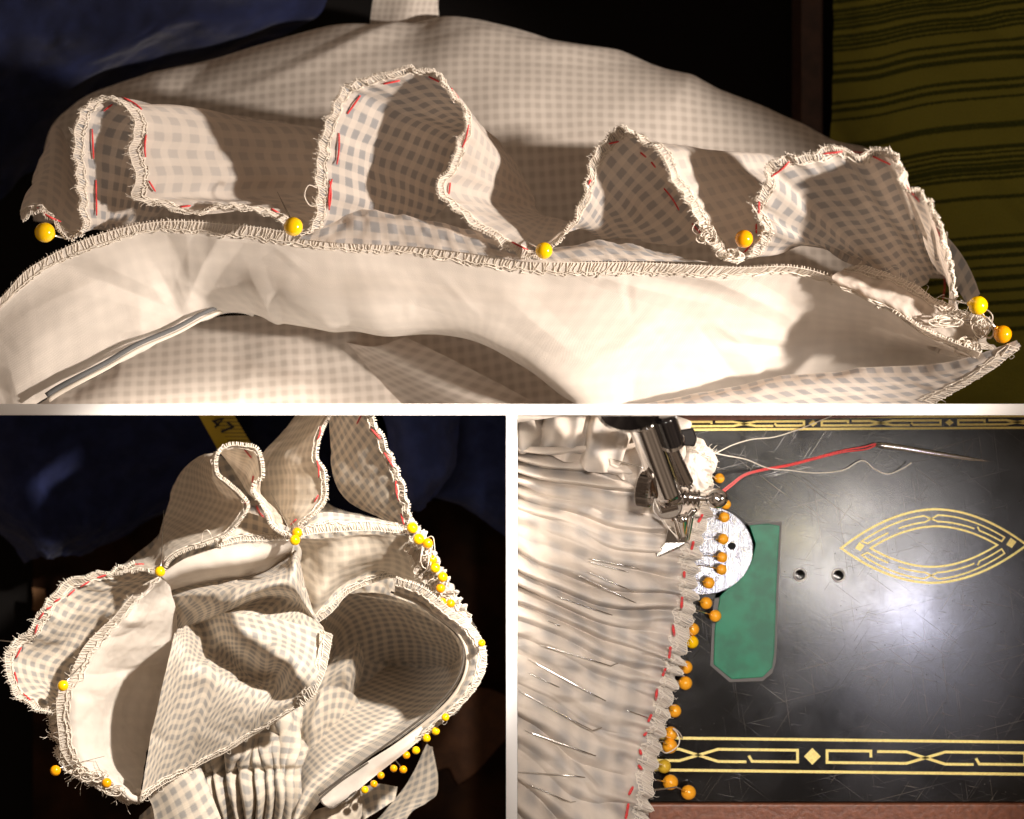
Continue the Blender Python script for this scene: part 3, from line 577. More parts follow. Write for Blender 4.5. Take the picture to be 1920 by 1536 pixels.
# flap with the small closed loop
fl_edge = [(215, 1072, .2), (258, 1066, .4), (300, 1070, .6), (318, 1048, .7), (350, 1030, .75), (395, 1015, .8), (425, 1003, .9), (443, 985, 1.0), (466, 950, 1.2), (450, 925, 1.4), (425, 903, 1.5), (408, 888, 1.6), (405, 865, 1.7), (412, 845, 1.75), (430, 833, 1.75), (458, 834, 1.75), (480, 838, 1.7), (490, 862, 1.65), (487, 895, 1.5), (476, 918, 1.4), (482, 935, 1.3), (500, 960, 1.1), (512, 985, .9), (540, 1002, .7), (552, 1006, .6)]
fl_far = [(225, 1060, -1.5), (250, 1050, -1.6), (270, 1040, -1.7), (290, 1020, -1.8), (300, 1000, -1.9), (308, 975, -2), (312, 960, -2.0), (318, 940, -2.0), (325, 915, -1.9), (338, 890, -1.7), (352, 872, -1.4), (368, 858, -1.1), (385, 850, -.7), (410, 850, -.2),
          (430, 870, -.3), (445, 890, -.4), (455, 905, -.5), (462, 920, -.5), (480, 940, -.8), (510, 955, -1.2), (530, 965, -1.2), (545, 975, -1.2), (555, 985, -1.1), (560, 995, -1.0), (562, 1000, -.9)]
fl = Sheet('ruffle', [fl_edge, [tuple(np.array(a)*.8+np.array(b)*.2+np.array((0, 0, .05))) for a, b in zip(fl_edge, fl_far)], [tuple(np.array(a)*.45+np.array(b)*.55+np.array((0, 0, .15))) for a, b in zip(fl_edge, fl_far)], fl_far],
    M['ging_bf'], g2, 2, 600, 70, mode='idx', wr=.03, wf=1.2, wseed=5)
overlock(fl, M['thread'], width=.14, step=.034, r=.0105, fray=0.062, seed=22, hair=0.09)
# second flap
f2e = [(640, 740, .9), (612, 790, .9), (598, 830, .9), (594, 860, .9), (608, 885, .9), (610, 915, .9), (606, 940, .9), (590, 958, 1.0), (570, 975, .9), (556, 998, .7)]
f2f = [(560, 770, -1.6), (520, 820, -1.6), (495, 845, -1.5), (480, 870, -1.4), (475, 895, -1.3), (480, 920, -1.2), (490, 945, -1.1), (505, 965, -.9), (525, 985, -.6), (545, 1005, -.2)]
f2 = Sheet('ruffle', [f2e, [tuple(np.array(a)*.6+np.array(b)*.4+np.array((0, 0, .25))) for a, b in zip(f2e, f2f)], f2f], M['ging_bf'], g2, 2, 300, 60, mode='idx', wr=.04, wf=1.2, wseed=6)
overlock(f2, M['thread'], width=.14, step=.034, r=.0105, fray=0.099, seed=23, hair=0.24)
# right wing
rwe = [(640, 720, 1.2), (690, 770, 1.2), (712, 808, 1.2), (728, 845, 1.15), (744, 880, 1.1), (756, 915, 1.0), (764, 950, .8), (768, 985, .6)]
rwf = [(618, 740, -0.21), (618, 800, -0.24), (620, 840, -0.28), (624, 880, -0.32), (634, 915, -0.35), (655, 942, -0.35), (690, 962, -0.28), (745, 985, -0.07)]
rw = Sheet('ruffle', [rwe, [tuple(np.array(a)*.82+np.array(b)*.18+np.array((0, 0, .05))) for a, b in zip(rwe, rwf)], [tuple(np.array(a)*.45+np.array(b)*.55+np.array((0, 0, .15))) for a, b in zip(rwe, rwf)], rwf], M['ging_b'], g2, 2, 300, 80, mode='idx', uvr=.35, wr=.03, wf=1.2,
    disp=lambda U, V, P, Nn: Nn*((.03*np.sin(U*19+2*vnoise(U*2, V*0))*np.exp(-V/.25))[..., None]))
overlock(rw, M['thread'], width=.2, step=.04, r=.0115, fray=0.074, seed=24, hair=0.15)
# rear body seen behind the flaps
Sheet('body', [[(215, 1075, -2.2), (300, 1000, -2.6), (360, 880, -2.6), (500, 850, -3.0), (620, 950, -3.0), (760, 1000, -2.0), (850, 1120, -2)], [(230, 1100, -2.4), (320, 1060, -2.6), (400, 1020, -2.8), (500, 1000, -3), (640, 1040, -3), (720, 1090, -2.6), (840, 1180, -2.5)],
               [(150, 1350, -2.8), (300, 1240, -3.4), (420, 1200, -3.6), (520, 1200, -3.8), (640, 1230, -3.8), (760, 1240, -3.6), (860, 1240, -2.9)], [(180, 1440, -3), (300, 1400, -3.4), (400, 1380, -3.8), (520, 1350, -4.2), (600, 1340, -4.4), (680, 1300, -4.2), (820, 1300, -3.2)]], M['ging_b'], g2, 2, 200, 120, wr=.15, wf=1.1, wseed=7)
# gingham rim strips above the facing
st = Sheet('seam_allowance', [[(425, 985, .2), (450, 960, .3), (500, 972, .35), (545, 990, .4)], [(415, 1005, .45), (450, 992, .45), (500, 998, .5), (545, 1006, .5)], [(408, 1025, .5), (450, 1014, .5), (500, 1012, .5), (545, 1012, .5)]], M['ging_b'], g2, 2, 80, 20)
overlock(st, M['thread'], width=.12, step=.05, r=.010, fray=0.037, seed=25, hair=0.06, edge_v=1)
st = Sheet('seam_allowance', [[(570, 985, .3), (600, 962, .3), (650, 964, .2), (700, 972, .3), (765, 985, .5)], [(565, 995, .5), (600, 982, .5), (650, 980, .5), (700, 984, .5), (765, 994, .55)], [(562, 1005, .5), (600, 998, .5), (650, 995, .5), (700, 993, .5), (768, 1000, .55)]], M['ging_b'], g2, 2, 100, 20)
overlock(st, M['thread'], width=.2, step=.05, r=.010, fray=0.050, seed=26, hair=0.09, edge_v=1)
# white facing, upper
fu = Sheet('facing', [[(300, 1080, .45), (345, 1048, .45), (395, 1030, .45), (450, 1020, .45), (500, 1016, .45), (552, 1012, .45)], [(312, 1092, .2), (350, 1075, .3), (400, 1065, .35), (450, 1058, .35), (500, 1048, .2), (548, 1030, 0)],
                 [(320, 1108, -.6), (360, 1098, -.6), (410, 1090, -.7), (460, 1083, -.8), (510, 1070, -1.0), (546, 1040, -1.2)]], M['lining'], g2, 2, 120, 50, wr=.02, mode='arc')
Sheet('lining', [[(552, 1012, .4), (600, 1008, .4), (660, 1002, .4), (720, 1002, .45), (768, 1005, .5)], [(565, 1035, -.3), (620, 1022, .2), (680, 1010, .3), (725, 1015, .3), (775, 1025, .4)], [(560, 1070, -.6), (610, 1070, 0), (670, 1050, .1), (735, 1045, .0), (790, 1065, .3)],
                 [(565, 1115, -.6), (600, 1115, -.1), (650, 1085, -.4), (720, 1070, -.6), (795, 1085, .2)], [(580, 1170, -.6), (605, 1135, -.5), (650, 1102, -.9), (720, 1080, -1.0), (800, 1095, .0)]], M['ging_bf'], g2, 2, 160, 120, wr=.03, wf=1.2)
ll = Sheet('lining', [[(575, 1135, -.35), (610, 1105, -.4), (650, 1085, -.5), (700, 1068, -.6), (745, 1062, -.5), (790, 1070, -.2)], [(572, 1150, -.45), (612, 1122, -.5), (652, 1094, -.6), (702, 1076, -.7), (745, 1072, -.6), (788, 1084, -.3)],
                   [(578, 1178, -.6), (620, 1148, -.6), (652, 1112, -.7), (702, 1090, -.8), (742, 1082, -.7), (778, 1096, -.4)]], M['ging_b'], g2, 2, 120, 24)
overlock(ll, M['thread'], width=.19, step=.06, r=.010, fray=0.031, seed=27, hair=0.06, edge_v=1)
# right pinned rim: ruffle gathered tightly under pins
rr = Sheet('rim_ruffle', [[(762, 975, .5), (785, 1005, .5), (802, 1040, .5), (818, 1075, .45), (835, 1110, .3), (856, 1145, .1), (880, 1175, -.1)], [(775, 985, .6), (800, 1015, .6), (815, 1045, .6), (830, 1075, .5), (846, 1100, .4), (862, 1130, .2), (885, 1165, .0)], [(760, 1010, .4), (772, 1040, .4), (782, 1072, .4), (800, 1090, .4), (820, 1115, .3), (848, 1150, .2), (875, 1180, .1)]],
    M['lining'], g2, 2, 300, 40, disp=lambda U, V, P, Nn: Nn*((.07*np.sin(U*26+4*vnoise(U*3, V*1.5))+.05*fbm(U*6, V*6, 5))[..., None]))
overlock(rr, M['thread'], width=.2, step=.045, r=.011, fray=0.155, seed=28, hair=0.2); overlock(rr, M['thread'], width=.2, step=.05, r=.011, fray=0.124, seed=29, hair=0.36, edge_v=1)
Sheet('rim_ruffle', [[(800, 1080, -.3), (830, 1100, -.2), (850, 1130, -.2), (870, 1170, -.3), (885, 1200, -.4)], [(820, 1075, -.5), (842, 1092, -.5), (862, 1125, -.5), (885, 1165, -.5), (902, 1200, -.6)]], M['ging_b'], g2, 2, 80, 20, wr=.04, wf=3)
# white facing, left, with stitched border
fe = [(300, 1082, .5), (268, 1100, .5), (240, 1128, .5), (215, 1158, .5), (190, 1180, .5), (160, 1212, .5), (145, 1240, .5), (128, 1275, .5), (110, 1300, .5), (108, 1335, .45), (112, 1375, .4), (118, 1410, .35), (140, 1440, .3), (180, 1460, .3), (215, 1480, .2), (240, 1498, .1), (262, 1500, 0)]
fr = [(316, 1095, -0.12), (324, 1120, -0.37), (330, 1150, -0.61), (330, 1180, -0.88), (326, 1205, -1.10), (320, 1235, -1.29), (312, 1260, -1.38), (305, 1290, -1.44), (298, 1320, -1.44), (290, 1350, -1.44), (282, 1380, -1.38), (275, 1410, -1.26), (268, 1435, -1.10), (264, 1455, -0.88), (262, 1470, -0.70), (262, 1485, -0.42), (264, 1498, -0.12)]
fl2 = Sheet('facing', [fe, [tuple(np.array(a)*.75+np.array(b)*.25+np.array((0, 0, .35))) for a, b in zip(fe, fr)], [tuple(np.array(a)*.4+np.array(b)*.6+np.array((0, 0, .1))) for a, b in zip(fe, fr)], fr], M['lining'], g2, 2, 320, 100, mode='idx',
    disp=lambda U, V, P, Nn: Nn*((.10*np.minimum(np.abs(vnoise(P[..., 0]*1.2, P[..., 1]*1.1, 6)), .5)+.012*fbm(U*3, V*3, 3)+creases(P[..., 0], P[..., 1], 18, 9, .05, .3, .6))[..., None]*np.clip(V/.3, 0, 1)[..., None]))
overlock(fl2, M['thread'], width=.24, step=.055, r=.011, fray=0.087, seed=30, hair=0.21)
# the frayed tucks along the lower left rim
tk = Sheet('rim_ruffle', [[(95, 1340, .1), (100, 1365, .1), (108, 1400, .1), (112, 1430, .2), (135, 1450, .25), (170, 1470, .25), (210, 1490, .2), (240, 1505, .1), (275, 1498, .1)], [(120, 1340, -.3), (125, 1365, -.3), (130, 1400, -.2), (145, 1425, .0), (165, 1432, .2), (190, 1440, .2), (220, 1460, .1), (240, 1485, 0), (265, 1480, 0)]],
    M['lining'], g2, 2, 240, 24, disp=lambda U, V, P, Nn: Nn*((.06*np.sin(U*22+3*vnoise(U*3, V))+.05*fbm(U*5, V*5, 8))[..., None]))
overlock(tk, M['thread'], width=.2, step=.05, r=.011, fray=0.198, seed=31, hair=0.25)
# central cloth: big free flap
c0_ = [(330, 1182, -.2), (300, 1290, -.1), (282, 1370, 0), (272, 1430, .1), (262, 1500, .3)]
Sheet('lining', [   # upper swirl of cloth between facing and flap
    [(318, 1108, -1.0), (370, 1098, -1.0), (430, 1088, -1.2), (500, 1068, -1.2), (545, 1038, -.8), (556, 1035, -.3), (575, 1090, -1), (592, 1150, -1)],
    [(320, 1118, -.6), (368, 1110, .1), (425, 1100, .5), (490, 1088, .7), (535, 1070, .8), (557, 1055, .8), (572, 1100, -.3), (590, 1155, -.6)],
    [(322, 1135, -.7), (375, 1128, .2), (425, 1122, .8), (470, 1110, 1.0), (520, 1100, 1.1), (555, 1105, 1.0), (572, 1130, 0), (600, 1170, -.2)],
    [(324, 1155, -.9), (370, 1150, -.4), (415, 1142, .5), (450, 1128, .6), (500, 1122, -.2), (545, 1128, -.3), (575, 1150, -.3), (606, 1178, .2)],
    [(328, 1184, -.9), (350, 1180, -.8), (378, 1168, -.7), (408, 1155, -.2), (440, 1152, .6), (490, 1157, .3), (555, 1170, .25), (612, 1188, .3)]],
    M['ging_b'], g2, 2, 300, 100, mode='idx', uvr=.3, wr=.03, wf=1)
flap = Sheet('front_flap', [
    [(330, 1180, 1.1), (345, 1176, -.2), (372, 1165, -.8), (405, 1150, -.2), (440, 1150, .7), (490, 1155, .35), (550, 1168, .3), (600, 1180, .35), (619, 1190, .35)],
    [(326, 1200, 1.3), (350, 1200, .7), (385, 1195, -.7), (418, 1188, .1), (455, 1190, 1.1), (510, 1192, .75), (560, 1200, .5), (598, 1212, .45), (614, 1225, .45)],
    [(316, 1240, 1.3), (350, 1226, 1.1), (385, 1228, -.1), (428, 1235, -.6), (462, 1240, -.1), (515, 1232, 1.15), (560, 1238, .95), (592, 1250, .7), (606, 1258, .6)],
    [(306, 1280, 1.2), (345, 1262, 1.1), (385, 1252, .8), (430, 1266, .1), (475, 1276, -.4), (515, 1270, -.1), (552, 1268, 1.0), (578, 1278, .9), (596, 1285, .7)],
    [(296, 1325, 1.03), (340, 1305, 0.90), (385, 1292, 0.70), (430, 1290, 0.55), (470, 1293, 0.30), (510, 1297, 0.20), (540, 1300, 0.40), (565, 1304, 0.60), (584, 1308, 0.60)],
    [(280, 1395, 0.71), (320, 1380, 0.58), (365, 1365, 0.36), (405, 1355, 0.33), (445, 1345, 0.29), (480, 1335, 0.26), (510, 1330, 0.37), (540, 1322, 0.48), (572, 1318, 0.49)],
    [(262, 1503, 0.43), (300, 1475, 0.12), (340, 1452, -0.24), (380, 1430, -0.25), (420, 1410, -0.17), (455, 1390, -0.08), (490, 1368, 0.05), (525, 1345, 0.24), (560, 1325, 0.42)]],
    M['ging_b'], g2, 2, 300, 200, mode='idx', uvr=-.15, wr=.02, wf=1, disp=lambda U, V, P, Nn: Nn*(creases(P[..., 0], P[..., 1], 14, 2, .03, .3, .7)[..., None]))
overlock(flap, M['thread'], width=.15, step=.045, r=.010, fray=0.043, seed=32, hair=0.18, edge_v=1)
# right edge of the flap as its own stitched border
fb = Sheet('front_flap', [[(622, 1188, .42), (616, 1222, .52), (608, 1258, .68), (590, 1298, .74), (562, 1325, .55)], [(600, 1182, .46), (598, 1215, .58), (588, 1252, .78), (572, 1288, .80), (548, 1312, .50)]], M['ging_b'], g2, 2, 100, 14)
overlock(fb, M['thread'], width=.2, step=.055, r=.0105, fray=0.037, seed=33, hair=0.09)
# interior lining on the right: dark back wall and boat shaped pocket
Sheet('pocket_lining', [[(600, 1190, -2.2), (640, 1120, -1.9), (700, 1110, -1.6), (770, 1130, -1.2), (840, 1170, -.6), (880, 1215, -.2)], [(590, 1250, -3.2), (650, 1180, -3.0), (720, 1180, -2.8), (780, 1200, -2.6), (840, 1220, -1.8), (885, 1235, -.6)],
                 [(560, 1340, -3.6), (620, 1270, -3.6), (700, 1240, -3.5), (760, 1240, -3.4), (810, 1250, -3), (860, 1260, -2)]], M['ging_b'], g2, 2, 160, 80, wr=.04, uvr=.4)
for rws, sd in (([[(625, 1225, -2.2), (665, 1205, -1.9), (680, 1210, -2.0), (690, 1250, -2.4)], [(600, 1265, -1.9), (650, 1245, -1.6), (668, 1260, -1.8), (668, 1310, -2.4)], [(585, 1320, -2.0), (620, 1300, -2.0), (650, 1310, -2.2), (640, 1350, -2.6)]], 3),
                ([[(560, 1330, -1.6), (610, 1290, -1.4), (660, 1300, -1.9), (680, 1330, -2.3)], [(555, 1370, -1.8), (590, 1350, -1.5), (620, 1350, -1.9), (650, 1370, -2.3)], [(560, 1440, -2.2), (580, 1420, -2), (600, 1410, -2.2), (610, 1430, -2.6)]], 5)):
    Sheet('inner_fold', rws, M['ging_b'], g2, 2, 80, 70, wr=.07, wf=.9, wseed=sd, uvr=.3)
pk = Sheet('pocket_lining', [
    [(640, 1112, -0.90), (700, 1118, -0.20), (760, 1132, 0.30), (820, 1160, 0.60), (862, 1195, 0.90), (872, 1240, 1.00), (855, 1290, 0.95), (815, 1335, 0.80), (755, 1380, 0.65), (690, 1425, 0.50), (640, 1465, 0.40), (602, 1500, 0.30), (560, 1560, 0.30)],
    [(650, 1116, -2.90), (705, 1130, -2.60), (765, 1148, -2.45), (818, 1180, -2.15), (850, 1215, -1.85), (850, 1255, -1.70), (825, 1300, -1.40), (785, 1335, -1.25), (730, 1375, -1.10), (670, 1415, -0.95), (625, 1455, -0.95), (590, 1490, -0.95), (550, 1560, -0.95)],
    [(665, 1122, -4.10), (715, 1145, -3.95), (765, 1172, -3.95), (800, 1205, -3.80), (805, 1235, -3.50), (790, 1265, -2.90), (765, 1295, -2.15), (730, 1330, -1.70), (690, 1365, -1.40), (640, 1405, -1.25), (600, 1440, -1.10), (570, 1480, -1.10), (540, 1560, -1.10)],
    [(670, 1125, -4.85), (710, 1160, -4.85), (740, 1190, -4.85), (755, 1215, -4.70), (745, 1235, -4.25), (722, 1250, -3.65), (695, 1272, -3.05), (660, 1300, -2.60), (635, 1330, -2.30), (600, 1370, -2.15), (570, 1410, -2.00), (550, 1460, -1.85), (536, 1560, -1.70)]],
    M['ging_b'], g2, 2, 400, 120, mode='idx', wr=.015, uvs=1.15)
rimo = [(740, 1085, 0.80), (790, 1100, 0.90), (840, 1140, 1.00), (885, 1175, 1.10), (908, 1215, 1.25), (908, 1255, 1.30), (885, 1300, 1.25), (840, 1345, 1.10), (790, 1385, 0.95), (730, 1425, 0.80), (690, 1455, 0.65), (660, 1485, 0.50), (640, 1505, 0.40)]
rimi = [(740, 1112, 0.40), (780, 1128, 0.50), (820, 1155, 0.70), (860, 1188, 0.90), (876, 1225, 1.05), (872, 1265, 1.10), (850, 1305, 1.05), (810, 1345, 0.90), (755, 1388, 0.75), (700, 1428, 0.60), (655, 1462, 0.50), (625, 1485, 0.40), (605, 1500, 0.35)]
rim = Sheet('rim_band', [rimo, [tuple((np.array(a)+np.array(b))/2+np.array((0, 0, .12))) for a, b in zip(rimo, rimi)], rimi], M['ging_b'], g2, 2, 400, 30, mode='idx', wr=.02, wf=3)
overlock(rim, M['thread'], width=.17, step=.042, r=.011, fray=0.056, seed=34, hair=0.21)
M['cord'] = plain('dark_piping_cord', (.10, .085, .07), .8, bump=.3)
rc = crom(WA(rimi), 140); V, F = tubes([rc+(0, 0, .03)], .035, 8); mesh_obj('piping', V, F, M['ging_bf'], g2)
rc2 = crom(WA([(a-7, b-(2 if b < 1200 else 9), c-.02) for a, b, c in rimi]), 140); V, F = tubes([rc2], .02, 6); mesh_obj('piping', V, F, M['cord'], g2)
# smooth white tab at the bottom of the rim
tab = Sheet('facing_tab', [[(602, 1496, 0.64), (640, 1462, 0.64), (690, 1428, 0.79), (740, 1396, 0.94), (790, 1362, 0.92)], [(606, 1510, 0.74), (650, 1478, 0.76), (700, 1440, 0.90), (750, 1405, 1.04), (795, 1370, 0.94)], [(625, 1514, 0.69), (668, 1484, 0.88), (712, 1448, 0.86), (758, 1412, 0.99), (798, 1378, 0.92)]], M['lining'], g2, 2, 120, 24, wr=.01)
tc = crom(WA([(690, 1430, 0.84), (640, 1464, 0.69), (604, 1494, 0.70), (602, 1503, 0.71), (612, 1512, 0.73), (624, 1515, 0.73), (640, 1504, 0.73), (668, 1484, 0.90)]), 50); V, F = tubes([tc], .018, 6); mesh_obj('piping', V, F, M['cord'], g2)
# gathered elastic cuff at the bottom
def cuff_disp(U, V, P, Nn):
    yy = -P[..., 1]*100*H/(H-P[..., 2])+768            # how far down the cuff, the cinch line is at 1448
    up = np.clip((1452-yy)/40, 0, 1)
    q_ = np.abs(np.sin(U*3.4+1.6*vnoise(U*1.1, V*.8)+.5*V)); puff = .60*(q_**.55-.6)+.10*fbm(U*2.2, V*2.0, 3, 2)
    r_ = np.abs(np.sin(U*12+1.8*vnoise(U*2, V*.6, 8))); tight = .32*(r_**.55-.5)*(1+.5*vnoise(U*3, V*.5, 14))+.03*vnoise(U*9, V*2, 4)
    cinch = -.16*np.exp(-((yy-1448)/9)**2)
    return Nn*((puff*up+tight*(1-.75*up))[..., None])+np.array((0, 0, 1))*cinch[..., None]
Sheet('gathered_cuff', [[(372, 1395, -2.45), (420, 1368, -1.95), (480, 1342, -1.75), (540, 1322, -1.75), (574, 1330, -2.25)], [(374, 1425, -1.55), (420, 1400, -0.95), (480, 1380, -1.25), (530, 1370, -1.15), (568, 1385, -1.85)], [(380, 1456, -1.45), (420, 1448, -1.15), (480, 1444, -0.95), (530, 1440, -0.95), (560, 1436, -1.35)],
                 [(390, 1495, -1.35), (430, 1490, -1.05), (480, 1488, -0.85), (530, 1486, -0.85), (560, 1480, -1.25)], [(402, 1530, -1.65), (440, 1536, -1.35), (480, 1538, -1.25), (530, 1540, -1.25), (556, 1540, -1.55)]], M['ging_b'], g2, 2, 600, 220, disp=cuff_disp)
Sheet('tie_strap', [[(272, 1488, -.5), (310, 1465, -.3), (345, 1445, -.3), (368, 1425, -.5)], [(285, 1515, -.4), (325, 1495, -.2), (362, 1475, -.2), (385, 1460, -.4)], [(294, 1570, -.4), (340, 1560, -.2), (385, 1550, -.2), (415, 1535, -.4)]], M['ging_b'], g2, 2, 80, 60, wr=.02, uvs=.85, uvr=.1)
# tie strap curling at the lower right
Sheet('tie_strap', [[(640, 1570, -1.6), (700, 1545, -1.6), (750, 1490, -1.7), (780, 1440, -1.8), (800, 1395, -1.9)], [(690, 1580, -1.0), (740, 1530, -1.1), (780, 1490, -1.2), (800, 1450, -1.4), (808, 1400, -1.7)], [(740, 1580, -1.1), (770, 1525, -1.0), (800, 1505, -1.0), (820, 1480, -1.0), (812, 1400, -1.6)]], M['ging_b'], g2, 2, 100, 50, wr=.03, uvr=.5)
Sheet('tie_strap', [[(610, 1530, -1.2), (660, 1490, -1.2), (700, 1470, -1.4), (745, 1475, -1.7)], [(640, 1580, -1.2), (680, 1540, -1.2), (710, 1520, -1.4), (740, 1500, -1.7)]], M['ging_b'], g2, 2, 80, 30, wr=.03)
Sheet('front_fold', [[(540, 1545, -.1), (600, 1518, .1), (650, 1505, .15), (676, 1480, .1)], [(540, 1575, .2), (600, 1545, .3), (650, 1530, .3), (678, 1500, .2)], [(560, 1600, 0), (620, 1580, .1), (660, 1570, .1), (680, 1530, 0)]], M['ging_bf'], g2, 2, 80, 30, wr=.04)
Sheet('tie_strap', [[(262, 1530, -1.4), (285, 1510, -1.3), (300, 1505, -1.2)], [(250, 1580, -1.4), (290, 1570, -1.3), (310, 1550, -1.2)]], M['ging_b'], g2, 2, 30, 20)
for s in [(600, 802, 595, 822, -3), (594, 864, 597, 892, -2), (590, 940, 596, 930, 0), (546, 983, 554, 975, 0), (660, 780, 668, 792, -6), (670, 793, 676, 781, 0), (697, 805, 711, 821, 0), (722, 851, 735, 872, 0), (743, 906, 747, 935, 2), (752, 965, 757, 982, 0), (460, 845, 470, 857, 0), (476, 892, 474, 916, 2),
          (481, 949, 486, 960, 0), (488, 962, 496, 973, 0), (405, 875, 409, 882, 0), (455, 940, 461, 944, 0), (255, 1058, 268, 1058, 0), (307, 1053, 318, 1043, 0), (184, 1083, 197, 1079, 0), (152, 1100, 165, 1092, 0), (129, 1116, 139, 1107, 0), (103, 1128, 112, 1123, 0), (88, 1142, 96, 1138, 0), (74, 1160, 81, 1150, 0), (66, 1187, 70, 1173, 0),
          (31, 1232, 39, 1216, 0), (28, 1262, 32, 1278, 0), (45, 1302, 56, 1312, 0)]:
    stitch(2, s[:4], M['red'], g2, r=.017, bow=s[4])
rng = np.random.RandomState(9); ps = tangle(175, 1455, .6, 22, 12, 7); ps += tangle(800, 1040, .8, 14, 34, 9); ps += tangle(150, 1447, .5, 14, 10, 5); ps += tangle(220, 1482, .5, 26, 10, 6)
ps += [crom(WA([(0, 1201, -.6), (30, 1204, .2), (60, 1206, .7)]), 10), crom(WA([(378, 1018, 1.0), (380, 1000, 1.1), (388, 994, 1.2), (394, 1000, 1.2), (396, 1008, 1.1)]), 16), crom(WA([(160, 1452, .4), (140, 1458, .3), (123, 1466, .2)]), 9)]
V, F = tubes(ps, .010, 5); mesh_obj('loose_thread', V, F, M['thread'], g2, kind='stuff')
G2 = 'yellow pins in the pouch'
P2 = [((300, 1072), 10, [(303, 1050, 1.0), (307, 956, .3)], 'yellow ball pin at the left hinge of the looped flap', 0), ((553, 1013), 10, [(545, 996, 1.0), (508, 924, .3)], 'lower yellow ball pin of the close pair between the two upper flaps', 0), ((557, 999), 10, [(552, 985, .9), (540, 970, .2)], 'upper orange ball pin of the close pair between the two upper flaps', 1),
      ((773, 990), 10.5, [(765, 998, .7), (745, 1010, .2)], 'topmost yellow ball pin on the pouch rim under the right ruffle tip', 0), ((785, 1011), 10.5, [(775, 1018, .7), (755, 1030, .2)], 'second yellow ball pin down the right rim, left of its orange neighbour', 0), ((802, 1019), 10, [(790, 1026, .7), (765, 1040, .2)], 'orange yellow ball pin standing out right near the top of the rim row', 1),
      ((810, 1050), 9.5, [(798, 1056, .6), (775, 1066, .2)], 'orange yellow ball pin at the middle of the upper rim row', 1), ((816, 1065), 9.5, [(805, 1070, .6), (780, 1080, .2)], 'bright yellow ball pin touching the one above on the upper rim row', 0), ((830, 1082), 9.5, [(818, 1088, .6), (790, 1100, .2)], 'yellow ball pin beside a frayed tuft on the right rim', 0),
      ((826, 1103), 9, [(816, 1108, .5), (795, 1118, .2)], 'orange ball pin just inside the shadow below the rim tuft', 1), ((829, 1129), 8.5, [(820, 1132, .4), (800, 1140, .1)], 'left of the two dim orange ball pins at the end of the upper rim row', 1), ((845, 1132), 8.5, [(836, 1136, .4), (815, 1146, .1)], 'right of the two dim orange ball pins at the end of the upper rim row', 1),
      ((903, 1206), 7, [(895, 1210, .3), (880, 1216, .1)], 'yellow ball pin half hidden at the outermost right of the rim', 0), ((118, 1286), 10.5, [(130, 1272, .7), (182, 1216, .4)], 'yellow ball pin on the stitched edge of the left white facing', 0), ((104, 1445), 10, [(118, 1438, .5), (196, 1418, .3)], 'orange yellow ball pin standing clear of the lower left rim', 1),
      ((200, 1468), 9.5, [(192, 1455, .6), (178, 1425, .3)], 'orange yellow ball pin among frayed threads at the bottom left rim', 1), ((835, 1345), 7.5, [(828, 1340, .2), (815, 1325, .1)], 'yellow ball pin tucked under the rim at the start of the lower right row', 0), ((817, 1371), 7.8, [(808, 1362, .2), (790, 1345, .1)], 'second yellow ball pin of the lower right rim row', 0),
      ((800, 1384), 7.8, [(790, 1374, .2), (775, 1358, .1)], 'third bright yellow ball pin of the lower right rim row, beside the strap', 0), ((780, 1407), 7.6, [(768, 1398, .2), (750, 1385, .1)], 'fourth yellow ball pin of the lower right row against the dark gap', 0), ((762, 1416), 7.2, [(750, 1406, .2), (735, 1395, .1)], 'orange ball pin close left of a yellow one above the forked pins', 1),
      ((756, 1443), 7.4, [(742, 1426, .2), (722, 1408, .1)], 'right pin of the forked pair with long bare shanks', 1), ((738, 1441), 7.0, [(730, 1430, .2), (715, 1415, .1)], 'left pin of the forked pair with bare shanks', 1), ((714, 1454), 7.0, [(706, 1444, .2), (694, 1432, .1)], 'orange ball pin left of the forked pair', 1),
      ((701, 1470), 7.0, [(694, 1462, .2), (684, 1452, .1)], 'second to last orange ball pin near the strap loop', 1), ((684, 1481), 7.2, [(678, 1472, .2), (670, 1460, .1)], 'last yellow ball pin at the bottom beside the white tab', 0)]
for hd, r_, tp, lb, oc in P2: pin(2, hd, r_, tp, lb, MPO if oc else MP, G2, z={(903, 1206): 1.55, (835, 1345): 1.35, (817, 1371): 1.1, (800, 1384): 1.0}.get(hd, .95 if hd[0] > 650 and hd[1] > 1390 else max(tp[0][2]+.15, .45)))
# ================================================================ lower right display: sewing machine bed
BZ = -1.2
m, nt, b = newmat('worn_black_japanned_enamel'); L = nt.links
tc = N(nt, 'ShaderNodeTexCoord'); 
def scratch(rot, sc, lo, hi, seed):
    mp = N(nt, 'ShaderNodeMapping'); mp.vector_type = 'TEXTURE'; mp.inputs['Rotation'].default_value = (0, 0, rot); mp.inputs['Scale'].default_value = (1/sc[0], 1/sc[1], 1); mp.inputs['Location'].default_value = (seed, seed*1.7, 0); L.new(tc.outputs['Object'], mp.inputs[0])
    n = N(nt, 'ShaderNodeTexNoise'); n.inputs['Scale'].default_value = 1; n.inputs['Detail'].default_value = 1; n.inputs['Distortion'].default_value = .2; L.new(mp.outputs[0], n.inputs['Vector'])
    return mapr(nt, n.outputs[0], lo, hi)
sc = None
for i, (ro, l_) in enumerate([(.25, .35), (1.0, .8), (1.7, .5), (2.5, .4), (2.95, 1.6)]):
    s_ = scratch(ro, (l_, 70, 1), .73, .76, i*3.1); sc = s_ if sc is None else mth(nt, 'MAXIMUM', sc, s_)
